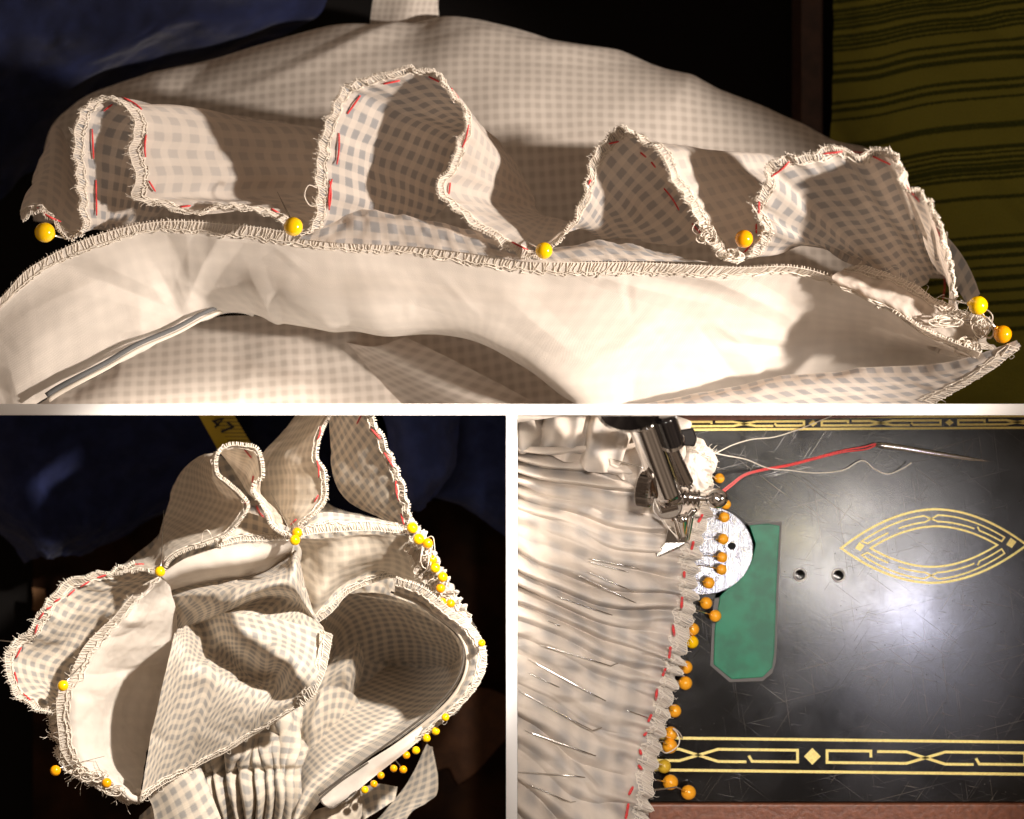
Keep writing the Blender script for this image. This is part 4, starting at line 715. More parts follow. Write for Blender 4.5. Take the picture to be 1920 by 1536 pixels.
msk = N(nt, 'ShaderNodeTexNoise'); msk.inputs['Scale'].default_value = .9; msk.inputs['Detail'].default_value = 4; L.new(tc.outputs['Object'], msk.inputs['Vector']); sc = mth(nt, 'MULTIPLY', sc, mapr(nt, msk.outputs[0], .38, .60))
big = N(nt, 'ShaderNodeTexNoise'); big.inputs['Scale'].default_value = .55; big.inputs['Detail'].default_value = 6; big.inputs['Roughness'].default_value = .65; L.new(tc.outputs['Object'], big.inputs['Vector'])
fine = N(nt, 'ShaderNodeTexNoise'); fine.inputs['Scale'].default_value = 9; fine.inputs['Detail'].default_value = 8; fine.inputs['Roughness'].default_value = .7; L.new(tc.outputs['Object'], fine.inputs['Vector'])
vor = N(nt, 'ShaderNodeTexVoronoi'); vor.inputs['Scale'].default_value = 5; L.new(tc.outputs['Object'], vor.inputs['Vector']); dots = mapr(nt, vor.outputs['Distance'], .03, .07, 1, 0)
dust = mth(nt, 'MULTIPLY', mapr(nt, fine.outputs[0], .45, .8), .5)
base = mixc(nt, mapr(nt, big.outputs[0], .35, .7), (.002, .002, .002), (.010, .0085, .0075))
base = mixc(nt, mth(nt, 'MULTIPLY', sc, .5), base, (.24, .20, .16)); base = mixc(nt, mth(nt, 'MULTIPLY', dots, .25), base, (.3, .28, .25))
L.new(base, b.inputs['Base Color'])
rough = mth(nt, 'ADD', mapr(nt, big.outputs[0], .3, .7, .10, .19), mth(nt, 'MULTIPLY', fine.outputs[0], .08)); L.new(rough, b.inputs['Roughness'])
b.inputs['Specular IOR Level'].default_value = .36; b.inputs['Coat Weight'].default_value = .15; b.inputs['Coat Roughness'].default_value = .10
hh = mth(nt, 'ADD', mth(nt, 'MULTIPLY', sc, -.04), mth(nt, 'MULTIPLY', fine.outputs[0], .16)); bp = N(nt, 'ShaderNodeBump'); bp.inputs['Strength'].default_value = .35; bp.inputs['Distance'].default_value = .02; L.new(hh, bp.inputs['Height']); L.new(bp.outputs[0], b.inputs['Normal'])
M['enamel'] = m
M['gold'] = plain('worn_gold_transfer', (.97, .76, .25), .45, bump=.3, bs=25, var=.12)
M['green'] = plain('green_painted_tin', (.002, .15, .072), .33, spec=.3, coat=.05, bump=.25, bs=2.2, var=.25)
M['leather'] = plain('red_brown_varnished_wood', (.20, .070, .035), .42, bump=.7, bs=9, var=.2)
k3 = (H-BZ)/H
sm = thing('sewing_machine', 'old black sewing machine with gold borders, round steel needle plate and green slide', 'sewing machine', tuple(W(1600, 1150, BZ-.6)))
# bed with two drilled holes
def bedmesh():
    bm = bmesh.new(); x0, x1 = .12, 10.6; y0 = W(0, 1503, BZ)[1]; y1 = W(0, 778, BZ)[1]; 
    return x0, x1, y0, y1
x0, x1, y0, y1 = bedmesh()
holes = [(W(1500, 1078, BZ), .105), (W(1572, 1079, BZ), .105)]
me = bpy.data.meshes.new('bed'); V, F = box(x0, x1, y0, W(0, 774, BZ)[1], BZ-.9, BZ)
bed = mesh_obj('bed', V, F, M['enamel'], sm, smooth=False)
bm = bmesh.new(); bm.from_mesh(bed.data)
for i_, (c, r_) in enumerate(holes): pass
bm.free()
# holes are cut by boolean against plain cylinders that are then removed
for c, r_ in holes:
    bm = bmesh.new(); bmesh.ops.create_cone(bm, cap_ends=True, segments=40, radius1=r_, radius2=r_, depth=1.2); cm = bpy.data.meshes.new('cut'); bm.to_mesh(cm); bm.free()
    co = bpy.data.objects.new('cutter', cm); col.objects.link(co); co.location = Vector(c)
    md = bed.modifiers.new('drill', 'BOOLEAN'); md.object = co; md.operation = 'DIFFERENCE'; md.solver = 'EXACT'
    bpy.context.view_layer.update(); dg = bpy.context.evaluated_depsgraph_get(); nm_ = bpy.data.meshes.new_from_object(bed.evaluated_get(dg)); bed.modifiers.clear(); bed.data = nm_
    bpy.data.objects.remove(co)
bed.data.name = 'bed'
M['worn_steel'] = plain('worn_steel_rim', (.45, .42, .40), .35, metal=.9, bump=.4, bs=12)
for c, r_ in holes:
    a = np.linspace(0, 2*math.pi, 41); ring = np.stack([c[0]+np.cos(a)*(r_+.012), c[1]+np.sin(a)*(r_+.012), np.full(41, BZ+.002)], -1)
    V, F = tubes([ring], .020, 8, caps=False); mesh_obj('screw_hole_rim', V, F, M['worn_steel'], sm)
# wooden case strips
t = thing('wooden_case_rail', 'varnished red brown wooden rail along the bottom in front of the machine bed', 'rail', tuple(W(1600, 1530, BZ-.5)))
V, F = box(.12, 10.6, -9.2, y0-.03, BZ-.9, BZ+.06); bevel(mesh_obj('rail', V, F, M['leather'], t, smooth=False), .05)
t = thing('wooden_case_rail', 'thin red brown wooden rail behind the top gold border', 'rail', tuple(W(1600, 781, BZ-.2)))
V = [W(1262, 779, BZ+.03), W(1700, 779, BZ+.03), W(1640, 783, BZ+.03), W(1262, 790, BZ+.03)]; V = np.array(V+[v-(0, 0, .1) for v in V]); F = [(3, 2, 1, 0), (0, 1, 5, 4), (1, 2, 6, 5), (2, 3, 7, 6), (3, 0, 4, 7)]
V[:, 1] = np.minimum(V[:, 1], -.11); mesh_obj('rail', V, F, M['leather'], t, smooth=False)

# gold transfers, thin raised film on the enamel
def px(pts, z=BZ): return [W(a, c, z) for a, c in pts]
def gold(name, strips, wd): 
    V, F = join_vf([ribbon(px(p), w_, BZ+.003, closed=cl, th=.006) for p, w_, cl in strips]); return mesh_obj(name, V, F, M['gold'], sm, smooth=False)
def border(xd, half, yt, yb, wl, slope, n0, n1, thick):
    """greek key border: diamonds at xd + 2*half*k"""
    q = lambda x, f: (x, yt+(yb-yt)*f+slope*(x-xd))
    S = []
    S.append(([q(x, 0) for x in np.linspace(xd+2*half*n0, xd+2*half*n1, 12)], thick, False)); S.append(([q(x, 1) for x in np.linspace(xd+2*half*n0, xd+2*half*n1, 12)], thick, False))
    D = []
    for k in range(n0, n1):
        o = xd+2*half*k; h = half
        S.append(([q(o+.515*h, .53), q(o+.515*h, .335), q(o+.13*h, .335), q(o+.13*h, .705), q(o+.83*h, .705), q(o+1.17*h, .335), q(o+1.87*h, .335), q(o+1.87*h, .70), q(o+1.47*h, .70), q(o+1.44*h, .52)], thick*.95, False))
        S.append(([q(o+.57*h, .345), q(o+.83*h, .345), q(o+1.17*h, .715), q(o+1.42*h, .715)], thick*.95, False))
        D.append(o)
    return S, D, q
S, D, q = border(1523, 213, 1387, 1447, 1, .012, -1, 1, .055)
S = [([p for p in s[0]], s[1], s[2]) for s in S]
gold('gold_border', S, .05)
for o in (1523,):
    c = W(*q(o, .52), BZ); V = []; 
    for dx, dy in ((-.16, 0), (0, -.165), (.16, 0), (0, .165)): V.append((c[0]+dx, c[1]+dy, BZ+.008))
    mesh_obj('gold_diamond', np.array(V), [(0, 1, 2, 3)], M['gold'], sm, smooth=False)
S, D, q = border(1524, 128, 782.5, 804.5, 1, -.006, -1, 2, .044)
gold('gold_border', S, .03)
for o in (1268, 1524, 1780):
    c = W(*q(o, .52), BZ); V = [(c[0]+dx, c[1]+dy, BZ+.008) for dx, dy in ((-.085, 0), (0, -.065), (.085, 0), (0, .065))]
    mesh_obj('gold_diamond', np.array(V), [(0, 1, 2, 3)], M['gold'], sm, smooth=False)
# pointed oval
cx, cy = 1751, 1025; T = np.linspace(-1, 1, 41)
def vesica(hw, hh_, s, off=(0, 0), a=-1, b_=1, n=31):
    t_ = np.linspace(a, b_, n); return [(cx+off[0]+hw*x+4*x, cy+off[1]+s*hh_*(1-abs(x)**1.9)+x*(-3)+(3 if s > 0 else -1)*(1-x*x)) for x in t_]
OV = []
OV.append((vesica(170, 69, -1)[:-1]+vesica(170, 65, 1)[::-1][:-1], .042, True))
OV.append((vesica(115, 37, -1)[:-1]+vesica(115, 35, 1)[::-1][:-1], .036, True))
def arc(s, hw, hh_, a, b_): return vesica(hw, hh_, s, a=a, b_=b_, n=14)
for s in (-1, 1):
    # outer and inner rails of the key pattern, crossing in the middle
    A = arc(s, 150, 58, -.88, -.12); B = arc(s, 134, 46, -.18, .55)
    OV.append(([*(arc(s, 134, 46, -.70, -.86)[::-1][:0]), *arc(s, 134, 45, -.62, -.90), *A, *arc(s, 134, 46, .05, .55)], .030, False))
    OV.append(([*arc(s, 134, 46, -.48, -.12), *arc(s, 150, 58, .05, .86), *arc(s, 134, 46, .92, .62), (arc(s, 142, 52, .56, .6)[0])], .030, False))
gold('gold_pointed_oval', OV, .04)
for (ax, ay, sz) in ((1612, 1025, .09), (1896, 1018, .10)):
    c = W(ax, ay, BZ); V = [(c[0]+dx*sz, c[1]+dy*sz, BZ+.008) for dx, dy in ((-1, -.35), (.1, -1.0), (1.0, .2), (-.1, 1.0))]
    mesh_obj('gold_diamond', np.array(V), [(0, 1, 2, 3)], M['gold'], sm, smooth=False)

# needle plate: round, satin steel, split by a slide joint, in a recess ring
def disc(cx_, cy_, rx, ry, z0, z1, seg=96, hole=None):
    c = W(cx_, cy_, z1); a = np.arange(seg)*2*math.pi/seg
    V = [(c[0]+math.cos(t_)*rx, c[1]+math.sin(t_)*ry, z1) for t_ in a]+[(c[0]+math.cos(t_)*(rx+.01), c[1]+math.sin(t_)*(ry+.01), z0) for t_ in a]
    F = [tuple(range(seg))]+[(i, seg+i, seg+(i+1) % seg, (i+1) % seg) for i in range(seg)]
    return np.array(V), F
m, nt, b = newmat('brushed_steel_plate'); L = nt.links
tc = N(nt, 'ShaderNodeTexCoord'); mp = N(nt, 'ShaderNodeMapping'); mp.inputs['Scale'].default_value = (60, 2, 1); mp.inputs['Rotation'].default_value = (0, 0, .2); L.new(tc.outputs['Object'], mp.inputs[0])
n = N(nt, 'ShaderNodeTexNoise'); n.inputs['Scale'].default_value = 1; n.inputs['Detail'].default_value = 4; L.new(mp.outputs[0], n.inputs['Vector'])
b.inputs['Metallic'].default_value = .9; L.new(mixc(nt, n.outputs[0], (.07, .08, .12), (.34, .33, .32)), b.inputs['Base Color']); L.new(mapr(nt, n.outputs[0], .2, .8, .10, .22), b.inputs['Roughness'])
bp = N(nt, 'ShaderNodeBump'); bp.inputs['Strength'].default_value = .3; bp.inputs['Distance'].default_value = .02; L.new(n.outputs[0], bp.inputs['Height']); L.new(bp.outputs[0], b.inputs['Normal'])
M['plate'] = m
V, F = disc(1318, 1034, 1.05, .93, BZ-.02, BZ+.012); mesh_obj('plate_recess', V, F, plain('black_recess', (.004, .004, .004), .5), sm, smooth=False)
V, F = disc(1316, 1031, .99, .87, BZ, BZ+.06); bevel(mesh_obj('needle_plate', V, F, M['plate'], sm, smooth=False), .012)
V, F = disc(1372, 1024, .068, .062, BZ+.06, BZ+.064, 24); mesh_obj('painted_screw_hole', V, F, plain('hole_shade', (.003, .003, .003), .9), sm, smooth=False)  # flat black disc, the dark inside the hole put into its colour
V, F = join_vf([ribbon([W(1369, 985, BZ+.06), W(1368, 1020, BZ+.06), W(1362, 1064, BZ+.06)], .014, BZ+.061, th=.002)]); mesh_obj('plate_joint', V, F, M['worn_steel'], sm, smooth=False)
# green slide plate in its slot
gp = [(1405, 985), (1440, 982), (1462, 986), (1456, 1100), (1452, 1222), (1448, 1252), (1430, 1270), (1372, 1274), (1338, 1246), (1340, 1180), (1350, 1118), (1385, 1085), (1410, 1050), (1417, 1020)]
def prism(pts, z0, z1):
    n = len(pts); V = [W(a, c, z1) for a, c in pts]+[W(a, c, z1)*np.array((1, 1, 0))+np.array((0, 0, z0)) for a, c in pts]
    return np.array(V), [tuple(range(n))[::-1]]+[(i, (i+1) % n, n+(i+1) % n, n+i) for i in range(n)]
slot = [(1400, 980), (1466, 978), (1460, 1100), (1455, 1240), (1448, 1262), (1430, 1277), (1368, 1279), (1332, 1248), (1336, 1150), (1345, 1090)]
V, F = prism(slot, BZ, BZ+.012); mesh_obj('slide_slot', V, F, plain('grey_worn_enamel', (.09, .08, .075), .5, bump=.3), sm, smooth=False)
V, F = prism(gp, BZ+.01, BZ+.045); bevel(mesh_obj('slide_plate', V, F, M['green'], sm, smooth=False), .012)

# presser bar, needle bar, clamp, screw and foot
def rod(p0, p1, r_, name, mat, seg=32, prof=None):
    a = np.array(W(*p0)); c = np.array(W(*p1)); n = 24; T_ = np.linspace(0, 1, n)
    P = a[None]*(1-T_[:, None])+c[None]*T_[:, None]
    V, F = tubes([P], r_, seg, taper=prof); V[:, 1] = np.minimum(V[:, 1], -.104); o = mesh_obj(name, V, F, mat, sm)
    return o
M['black_enamel'] = plain('glossy_black_enamel', (.006, .005, .005), .12, coat=.6)
M['gunmetal'] = plain('dark_nickel', (.42, .38, .35), .16, metal=1, bump=.1, bs=4)  # darker nickel than the chrome parts
# face plate underside of the arm
V = []; F = []
for j, (z, rr_) in enumerate(((2.9, .50), (2.75, .55), (2.5, .56), (2.32, .50), (2.26, .42))):
    c = W(1178, 772, z)
    for i in range(48): a = i*2*math.pi/48; V.append((c[0]+math.cos(a)*rr_, min(c[1]+math.sin(a)*rr_*.66, -.11), z))
for j in range(4):
    for i in range(48): F.append((j*48+i, j*48+(i+1) % 48, (j+1)*48+(i+1) % 48, (j+1)*48+i))
F += [tuple(range(48)), tuple(range(4*48, 5*48))[::-1]]
mesh_obj('face_plate', np.array(V), F, M['black_enamel'], sm)
rod((1203, 785, 2.4), (1253, 922, 1.15), .275, 'presser_bar', M['chrome'])
rod((1252, 920, 1.19), (1256, 933, 1.10), .25, 'presser_bar_collar', M['gunmetal'])
rod((1244, 778, 2.5), (1262, 830, 2.0), .21, 'needle_bar_sleeve', M['black_enamel'])
rod((1260, 826, 2.02), (1262, 832, 1.97), .225, 'sleeve_ring', M['chrome'])
rod((1250, 820, 1.9), (1288, 905, 1.2), .12, 'needle_bar', M['gunmetal'])
rod((1286, 905, 1.2), (1296, 914, 1.15), .06, 'needle_screw', M['chrome'])
V, F = prism([(1274, 806), (1300, 802), (1308, 822), (1302, 838), (1280, 836)], 1.3, 1.9); V[:5] = [W(a, c, 1.9) for a, c in [(1274, 806), (1300, 802), (1308, 822), (1302, 838), (1280, 836)]]
bevel(mesh_obj('thread_guide_block', V, F, M['black_enamel'], sm, smooth=False), .03)
# knurled thumb screw at the left
nt_ = 72; V = []; F = []
axis = np.array([.95, -.16, .28]); axis /= np.linalg.norm(axis); a1 = np.cross(axis, (0, 0, 1)); a1 /= np.linalg.norm(a1); a2 = np.cross(axis, a1); c0k = W(1212, 918, 1.35)
for j, (d, rr_) in enumerate(((-.13, .27), (-.11, .31), (.09, .31), (.12, .27))):
    for i in range(nt_):
        a = i*2*math.pi/nt_; r_ = rr_*(1+.035*(1 if i % 2 else -1)); V.append(c0k+axis*d+a1*math.cos(a)*r_+a2*math.sin(a)*r_*1.35)
for j in range(3):
    for i in range(nt_): F.append((j*nt_+i, j*nt_+(i+1) % nt_, (j+1)*nt_+(i+1) % nt_, (j+1)*nt_+i))
F += [tuple(range(nt_))[::-1], tuple(range(3*nt_, 4*nt_))]
mesh_obj('knurled_tension_nut', np.array(V), F, M['gunmetal'], sm, smooth=False)
# clamp and thumb screw to the right
rod((1255, 934, 1.05), (1276, 930, 1.05), .16, 'needle_clamp', M['chrome'])
rod((1280, 932, 1.08), (1312, 934, 1.08), .135, 'clamp_sleeve', M['gunmetal'], prof=lambda t: 1+.12*np.sign(np.sin(t*22)))
rod((1310, 934, 1.08), (1326, 935, 1.08), .055, 'clamp_stem', M['chrome'])
bm = bmesh.new(); bmesh.ops.create_uvsphere(bm, u_segments=40, v_segments=24, radius=.215); me = bpy.data.meshes.new('thumb_screw'); bm.to_mesh(me); bm.free(); me.polygons.foreach_set('use_smooth', [True]*len(me.polygons)); me.materials.append(M['chrome'])
o = bpy.data.objects.new('thumb_screw', me); col.objects.link(o); o.parent = sm; o.location = Vector(W(1343, 935, 1.08))-Vector(sm['_loc']); o.scale = (1, .84, .9)
rod((1240, 925, 1.1), (1262, 972, .6), .13, 'needle_holder', M['chrome'], prof=lambda t: 1.2-.5*t)
rod((1236, 948, .85), (1268, 940, .85), .17, 'foot_clamp', M['gunmetal'])
V, F = disc(1252, 950, .27, .23, .80, .92, 48); bevel(mesh_obj('clamp_disc', V, F, M['chrome'], sm, smooth=False), .02)
rod((1278, 968, .8), (1281, 1002, .2), .10, 'presser_foot_shank', M['chrome'], prof=lambda t: 1.3-.6*t)
rod((1294, 965, .8), (1302, 955, .9), .06, 'foot_screw', M['chrome'])
rod((1262, 966, .7), (1275, 1022, .0), .035, 'needle', M['steel'])
rod((1298, 968, .7), (1290, 1012, .0), .035, 'foot_lever', M['chrome'])
V, F = prism([(1252, 992), (1285, 998), (1288, 1018), (1268, 1030), (1232, 1046), (1228, 1038), (1246, 1018)], -.02, .06); V[:7, 2] = .1
V[:7] = [W(a, c, .1+.18*(c < 1000)) for a, c in [(1252, 992), (1285, 998), (1288, 1018), (1268, 1030), (1232, 1046), (1228, 1038), (1246, 1018)]]
bevel(mesh_obj('presser_foot', V, F, M['chrome'], sm, smooth=False), .02)
V, F = tubes([crom(WA([(1188, 818, 2.0), (1206, 862, 1.5), (1218, 900, 1.2), (1228, 938, 1.1), (1250, 985, .6), (1275, 1012, .15)]), 40)], .012, 6); mesh_obj('top_thread', V, F, M['thread'], sm)
V, F = tubes([crom(WA([(1240, 975, .7), (1262, 1000, .35), (1272, 1012, .15)]), 12)], .012, 6); mesh_obj('top_thread', V, F, M['thread'], sm)

# ---------------------------------------------------------------- gathered cloth
g3 = thing('gathered_cloth', 'pale gathered gingham cloth with rows of pins feeding under the presser foot', 'cloth', tuple(W(1130, 1200, BZ)))
edge = [(1300, 820, -.2), (1335, 865, -.3), (1330, 915, -.4), (1330, 960, -.45), (1316, 1000, -.5), (1308, 1040, -.5), (1303, 1080, -.5), (1301, 1120, -.5), (1296, 1160, -.5), (1286, 1200, -.5), (1276, 1245, -.5), (1264, 1290, -.5), (1252, 1335, -.5), (1240, 1380, -.5), (1230, 1425, -.5), (1222, 1470, -.5), (1215, 1520, -.5), (1205, 1580, -.5), (1190, 1650, -.5), (1175, 1720, -.5)]
ty = [830, 850, 880, 905, 925, 950, 980, 1010, 1042, 1075, 1110, 1150, 1190, 1235, 1285, 1335, 1390, 1450, 1520, 1600]
far = [(920, y, .1) for y in ty]
def mid(t_, z, dy=0): return [tuple(np.array(a)*(1-t_)+np.array(c)*t_+np.array((0, dy*math.sin(math.pi*t_), z))) for a, c in zip(edge, far)]
PL = []  # pleats: position along edge (0..1), drift, amplitude, width
rngp = np.random.RandomState(12)
def pleats(U, V, P, Nn):
    s = np.linspace(0, 1, U.shape[1])[None, :]+0*V; h = np.zeros_like(s)
    far_ = np.clip(V/1.0, 0, 1); far_ = far_*far_*(3-2*far_)
    sw = s+.012*vnoise(V*.7, s*7, 3)*np.clip(V, 0, 2)
    ph = 4.2*vnoise(s*6, V*.35, 5)+1.5*vnoise(s*15, V*.6, 25); amp = .75+.75*vnoise(s*12, V*.4, 15)
    f1_ = (sw*19+.5*ph/math.pi) % 1.0; prof = np.where(f1_ < .62, np.sin(f1_/.62*math.pi/2), np.cos((f1_-.62)/.38*math.pi/2))     # lopsided lying folds
    h += .34*(prof-.45)*far_*amp
    h += .10*np.sin(sw*math.pi*56+4*vnoise(s*16, V*.6, 8))*np.exp(-V/.9)*(1+.7*vnoise(s*25, V, 18))
    h += .03*np.sin(U*26+4*vnoise(U*3, V*1.5, 9))*np.exp(-V/.3)
    n4 = vnoise(sw*22, V*.8, 44); h += creases(P[..., 0], P[..., 1], 150, 7, .075, .26, .6, ang=-.35, spread=1.0)*far_; h += .06*np.abs(n4)*far_+.20*fbm(sw*9, V*.5, 31, 2)*far_+.012*fbm(U*4, V*1.5, 6)
    return Nn*h[..., None]+np.array((0, 0, 1))*(.30*np.exp(-((V-1.0)/.8)**2))[..., None]
gc = Sheet('gathered_panel', [edge, mid(.12, .10), mid(.4, .25, 10), mid(.7, .35, 10), far], M['ging_c'], g3, 3, 900, 220, mode='idx', disp=pleats, uvr=.05)
overlock(gc, M['thread'], width=.40, step=.045, r=.011, fray=.09, seed=41, hair=.35, u0=.0, u1=1)
# upper bunch: another gathered length running away to the top left
def pl2(U, V, P, Nn):
    a = np.abs(np.sin(U*3.4+1.5*vnoise(U*.8, V*.7, 2)+.7*V)); return Nn*((.30*(a**.7-.5)+.07*np.sin(U*13+3*vnoise(U*2, V*1.3, 5))+.12*fbm(U*1.2, V*1.0, 7))[..., None])
Sheet('gathered_top', [[(930, 745, -.2), (1020, 745, .0), (1100, 750, .1), (1180, 760, .1), (1270, 790, -.1), (1325, 850, -.3)], [(930, 800, .3), (1020, 800, .5), (1090, 805, .6), (1160, 830, .6), (1230, 850, .4), (1318, 880, .1)],
                 [(930, 838, .2), (1000, 845, .3), (1060, 862, .4), (1120, 885, .4), (1190, 905, .2), (1300, 930, -.1)]], M['ging_c'], g3, 3, 400, 100, disp=pl2)
Sheet('gathered_corner', [[(930, 745, .9), (980, 775, 1.0), (1050, 772, .8), (1100, 740, .6)], [(930, 800, .9), (975, 792, 1.0), (1040, 782, .8), (1110, 765, .6)]], M['lining'], g3, 3, 60, 20)
tf = Sheet('frayed_tail', [[(1280, 830, .2), (1310, 838, .2), (1335, 852, .1), (1342, 872, 0)], [(1270, 870, .3), (1300, 875, .3), (1322, 885, .2), (1335, 885, .0)], [(1275, 920, .2), (1300, 925, .2), (1318, 915, .1), (1325, 900, 0)]], M['lining'], g3, 3, 60, 40, wr=.12, wf=3)
overlock(tf, M['thread'], width=.15, step=.04, r=.011, fray=.12, seed=43, hair=.5)
for s in [(1316, 967, 1310, 978, 0), (1300, 1017, 1297, 1029, 0), (1283, 1073, 1283, 1082, 0), (1279, 1122, 1278, 1138, 0), (1262, 1174, 1264, 1190, 0), (1257, 1216, 1255, 1232, 0), (1247, 1256, 1243, 1266, 0), (1232, 1294, 1230, 1310, 0), (1221, 1341, 1216, 1352, 0), (1212, 1374, 1208, 1379, 0), (1200, 1407, 1202, 1414, 0), (1198, 1436, 1203, 1442, 0), (1186, 1477, 1180, 1489, 0), (1178, 1510, 1174, 1532, 0)]:
    stitch(3, s[:4], M['red'], g3, r=.030, bow=0, z=.13)
rng = np.random.RandomState(19)
# pins: head, radius, where the point shows again on the cloth (start, end)
P3 = [((1349, 897), 9.5, (1240, 880), (1208, 878), (1144, 860), 'orange ball pin at the top beside the frayed cloth tail'), ((1361, 946), 9.5, (1330, 950), None, None, 'orange ball pin mostly hidden behind the chrome thumb screw'),
      ((1358, 970), 10, (1328, 976), None, None, 'orange ball pin just below the chrome thumb screw, over the needle plate'), ((1356, 1011), 10, (1320, 1012), None, None, 'orange ball pin over the needle plate beside the small black hole'),
      ((1354, 1045), 10, (1315, 1041), (1195, 1065), (1102, 1047), 'upper ball pin of the touching pair on the needle plate'), ((1353, 1068), 10, (1312, 1060), (1182, 1074), (1100, 1052), 'lower ball pin of the touching pair on the needle plate'),
      ((1329, 1093), 11, (1305, 1088), (1182, 1107), (1098, 1071), 'orange ball pin at the lower rim of the round needle plate'), ((1324, 1131), 11.5, (1300, 1124), (1152, 1155), (1042, 1118), 'orange ball pin just below the needle plate in front of the green slide'),
      ((1341, 1155), 11.5, (1298, 1142), (1198, 1134), (1075, 1074), 'orange ball pin overlapping the left edge of the green slide'), ((1299, 1180), 12, (1285, 1176), (1050, 1174), (1024, 1163), 'upper ball pin of the pair on black enamel left of the green slide'),
      ((1298, 1204), 12, (1280, 1198), (1140, 1247), (1012, 1209), 'bright yellow lower ball pin of the pair left of the green slide'), ((1286, 1251), 12.5, (1270, 1245), (1130, 1312), (988, 1235), 'ball pin level with the bottom of the green slide, upper of two'),
      ((1285, 1281), 13, (1210, 1262), (1050, 1290), (990, 1261), 'ball pin with a long bright bare shank below the green slide level'), ((1265, 1333), 12.5, (1250, 1328), (1106, 1368), (970, 1294), 'single orange ball pin midway between green slide and gold border'),
      ((1258, 1375), 13, (1240, 1365), (1230, 1352), (1176, 1332), 'ball pin looped by a pale thread above the gold border'), ((1256, 1399), 14, (1243, 1390), (1110, 1415), (984, 1370), 'ball pin touching the start of the gold border'),
      ((1245, 1437), 13, (1230, 1432), None, None, 'dull olive yellow ball pin between the two gold border lines'), ((1257, 1467), 14.5, (1225, 1462), (1092, 1456), (972, 1448), 'large orange ball pin just below the gold border'),
      ((1291, 1486), 14, (1268, 1476), (1065, 1503), (990, 1470), 'lowest ball pin lying furthest right by the wooden rail'), ((1200, 1542), 12, (1185, 1535), None, None, 'ball pin cut off by the bottom edge of the picture')]
M['pin_m'] = plain('amber_plastic', (.93, .40, .02), .2, coat=.3, var=.03); M['pin_olive'] = plain('dull_yellow_plastic', (.62, .40, .03), .3, coat=.1)
for hd, r_, exitp, s0, s1, lb in P3:
    z = BZ+.55 if hd[0] < 1330 or hd[1] > 1100 else BZ+.45
    z = BZ+.15+r_/100; ze = -.45
    ml = M['pin_olive'] if 'olive' in lb else (M['pin'] if 'bright yellow' in lb else M['pin_m'])
    tips = [(exitp[0], exitp[1], max(ze, z+.02))]
    if s0:
        t1 = np.array(s0)+(np.array(exitp)-np.array(s0))*.5
        tt_ = np.linspace(0, 1, 9); hs = np.array([hitz(3, s0[0]*(1-q)+s1[0]*q, s0[1]*(1-q)+s1[1]*q, 0) for q in tt_])
        A_ = np.polyfit(tt_, hs, 1); line = A_[0]*tt_+A_[1]; line += max(0, (hs-line).max())+.035
        tips += [(t1[0], t1[1], min(-.4, line[0]-.35)), (s0[0]+5, s0[1]+2, line[0]-.12)]
        tips += [(s0[0]*(1-q)+s1[0]*q, s0[1]*(1-q)+s1[1]*q, z_) for q, z_ in zip(tt_[1::2], line[1::2])]+[(s1[0], s1[1], line[-1])]
    pin(3, hd, r_, tips, lb, (ml, M['steel']), 'amber ball pins along the gathered edge', z=z)
# needle with red thread, loose white thread
nd = thing('sewing_needle', 'large steel hand needle lying on the black bed with red thread through its eye', 'needle', tuple(W(1750, 850, BZ+.1)))
V, F = tubes([np.array([W(1640, 834, BZ+.10), W(1655, 836, BZ+.11), W(1690, 840, BZ+.11), W(1750, 850, BZ+.1), W(1820, 861, BZ+.08), W(1862, 866, BZ+.05)])], .06, 12, taper=lambda t: np.interp(t, [0, .08, .5, .8, 1], [.6, 1, .95, .6, .08])); mesh_obj('shaft', V, F, M['steel'], nd)
a = np.linspace(0, 2*math.pi, 25); eye = np.stack([W(1650, 835, 0)[0]+.085*np.cos(a), W(1650, 835.5, 0)[1]*k3**0+.018*np.sin(a)-.0, np.full(25, BZ+.172)], -1); eye[:, 0:2] = (np.array(W(1650, 835.5, BZ+.17))[:2])+np.stack([.085*np.cos(a+0)*.98, .018*np.sin(a)-.012*np.cos(a)], -1)
V, F = tubes([eye], .008, 5, caps=False); mesh_obj('eye', V, F, M['black_enamel'], nd)
t = thing('red_thread', 'doubled red thread running from the needle eye to the presser foot', 'thread', tuple(W(1500, 880, BZ+.1)))
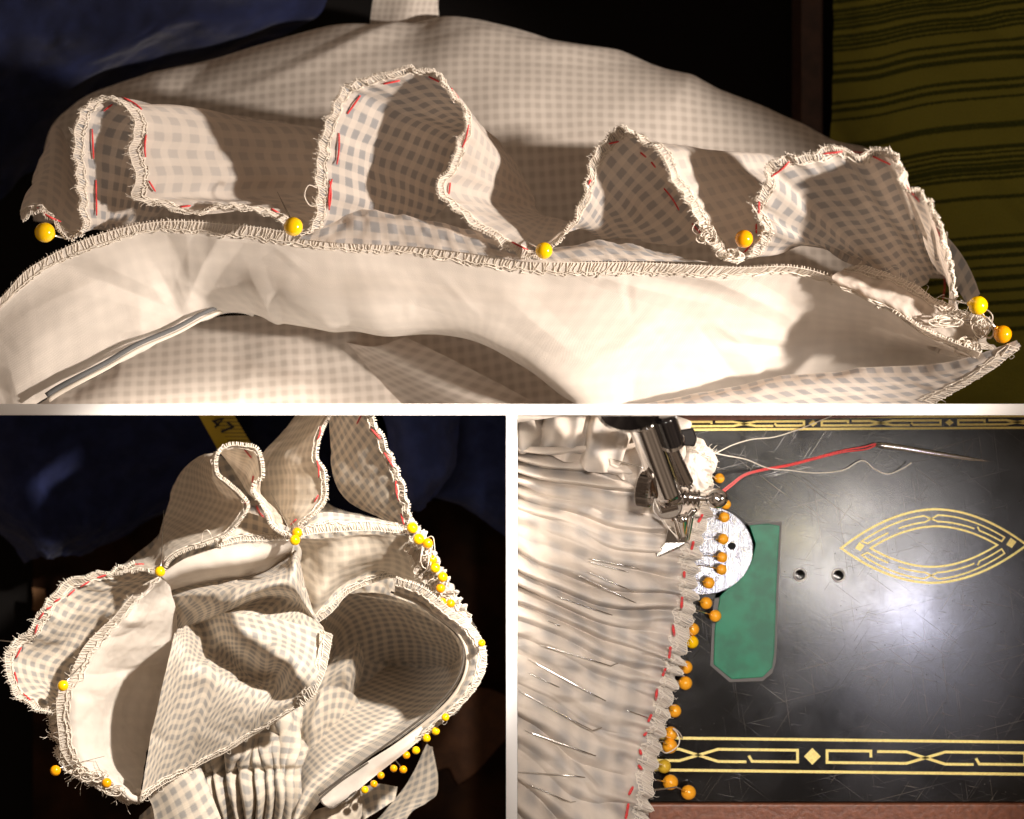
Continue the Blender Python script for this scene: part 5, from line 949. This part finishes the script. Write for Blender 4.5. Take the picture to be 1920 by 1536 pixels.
V, F = tubes([crom(WA([(1352, 922, .4), (1370, 908, .0), (1395, 890, -.6), (1430, 880, BZ+.12), (1480, 871, BZ+.05), (1530, 858, BZ+.05), (1580, 845, BZ+.06), (1620, 838, BZ+.1), (1642, 832, BZ+.16)]), 60)], .016, 8); mesh_obj('strand', V, F, M['red'], t)
V, F = tubes([crom(WA([(1354, 925, .4), (1372, 911, .0), (1397, 892, -.6), (1432, 882, BZ+.12), (1482, 873, BZ+.06), (1532, 860, BZ+.05), (1582, 848, BZ+.06), (1622, 843, BZ+.1), (1640, 836, BZ+.14), (1642, 832, BZ+.18)]), 60)], .015, 8); mesh_obj('strand', V, F, M['red'], t)
t = thing('white_thread', 'long thin white thread wandering over the enamel below the needle', 'thread', tuple(W(1500, 880, BZ+.05)))
V, F = tubes([crom(WA([(1322, 848, -.3), (1340, 850, -.5), (1365, 855, -.8), (1400, 862, BZ+.06), (1440, 878, BZ+.09), (1480, 882, BZ+.1), (1530, 887, BZ+.04), (1580, 882, BZ+.06), (1616, 864, BZ+.12), (1640, 880, BZ+.08), (1664, 889, BZ+.05), (1690, 880, BZ+.15), (1709, 868, BZ+.3)]), 90)], .011, 6); mesh_obj('strand', V, F, M['thread'], t)
t = thing('white_thread', 'faint white thread curving up to the top gold border', 'thread', tuple(W(1420, 835, BZ+.05)))
V, F = tubes([crom(WA([(1330, 856, -.3), (1350, 846, -.6), (1375, 834, -.9), (1410, 824, BZ+.06), (1450, 820, BZ+.05), (1490, 808, BZ+.05), (1530, 792, BZ+.1), (1560, 780, BZ+.2)]), 60)], .010, 6); mesh_obj('strand', V, F, M['thread'], t)
t = thing('white_thread', 'short white thread looped round two ball pins above the gold border', 'thread', tuple(W(1262, 1390, BZ+.3)))
V, F = tubes([crom(WA([(1236, 1405, -.4), (1250, 1412, BZ+.6), (1268, 1402, BZ+.5), (1274, 1390, BZ+.5), (1270, 1375, BZ+.5), (1262, 1366, BZ+.55), (1272, 1372, BZ+.4), (1280, 1384, BZ+.1)]), 40)], .012, 6); mesh_obj('strand', V, F, M['thread'], t)
for o in bpy.data.objects:
    if '_loc' in o: del o['_loc']
print('objects', len(bpy.data.objects))
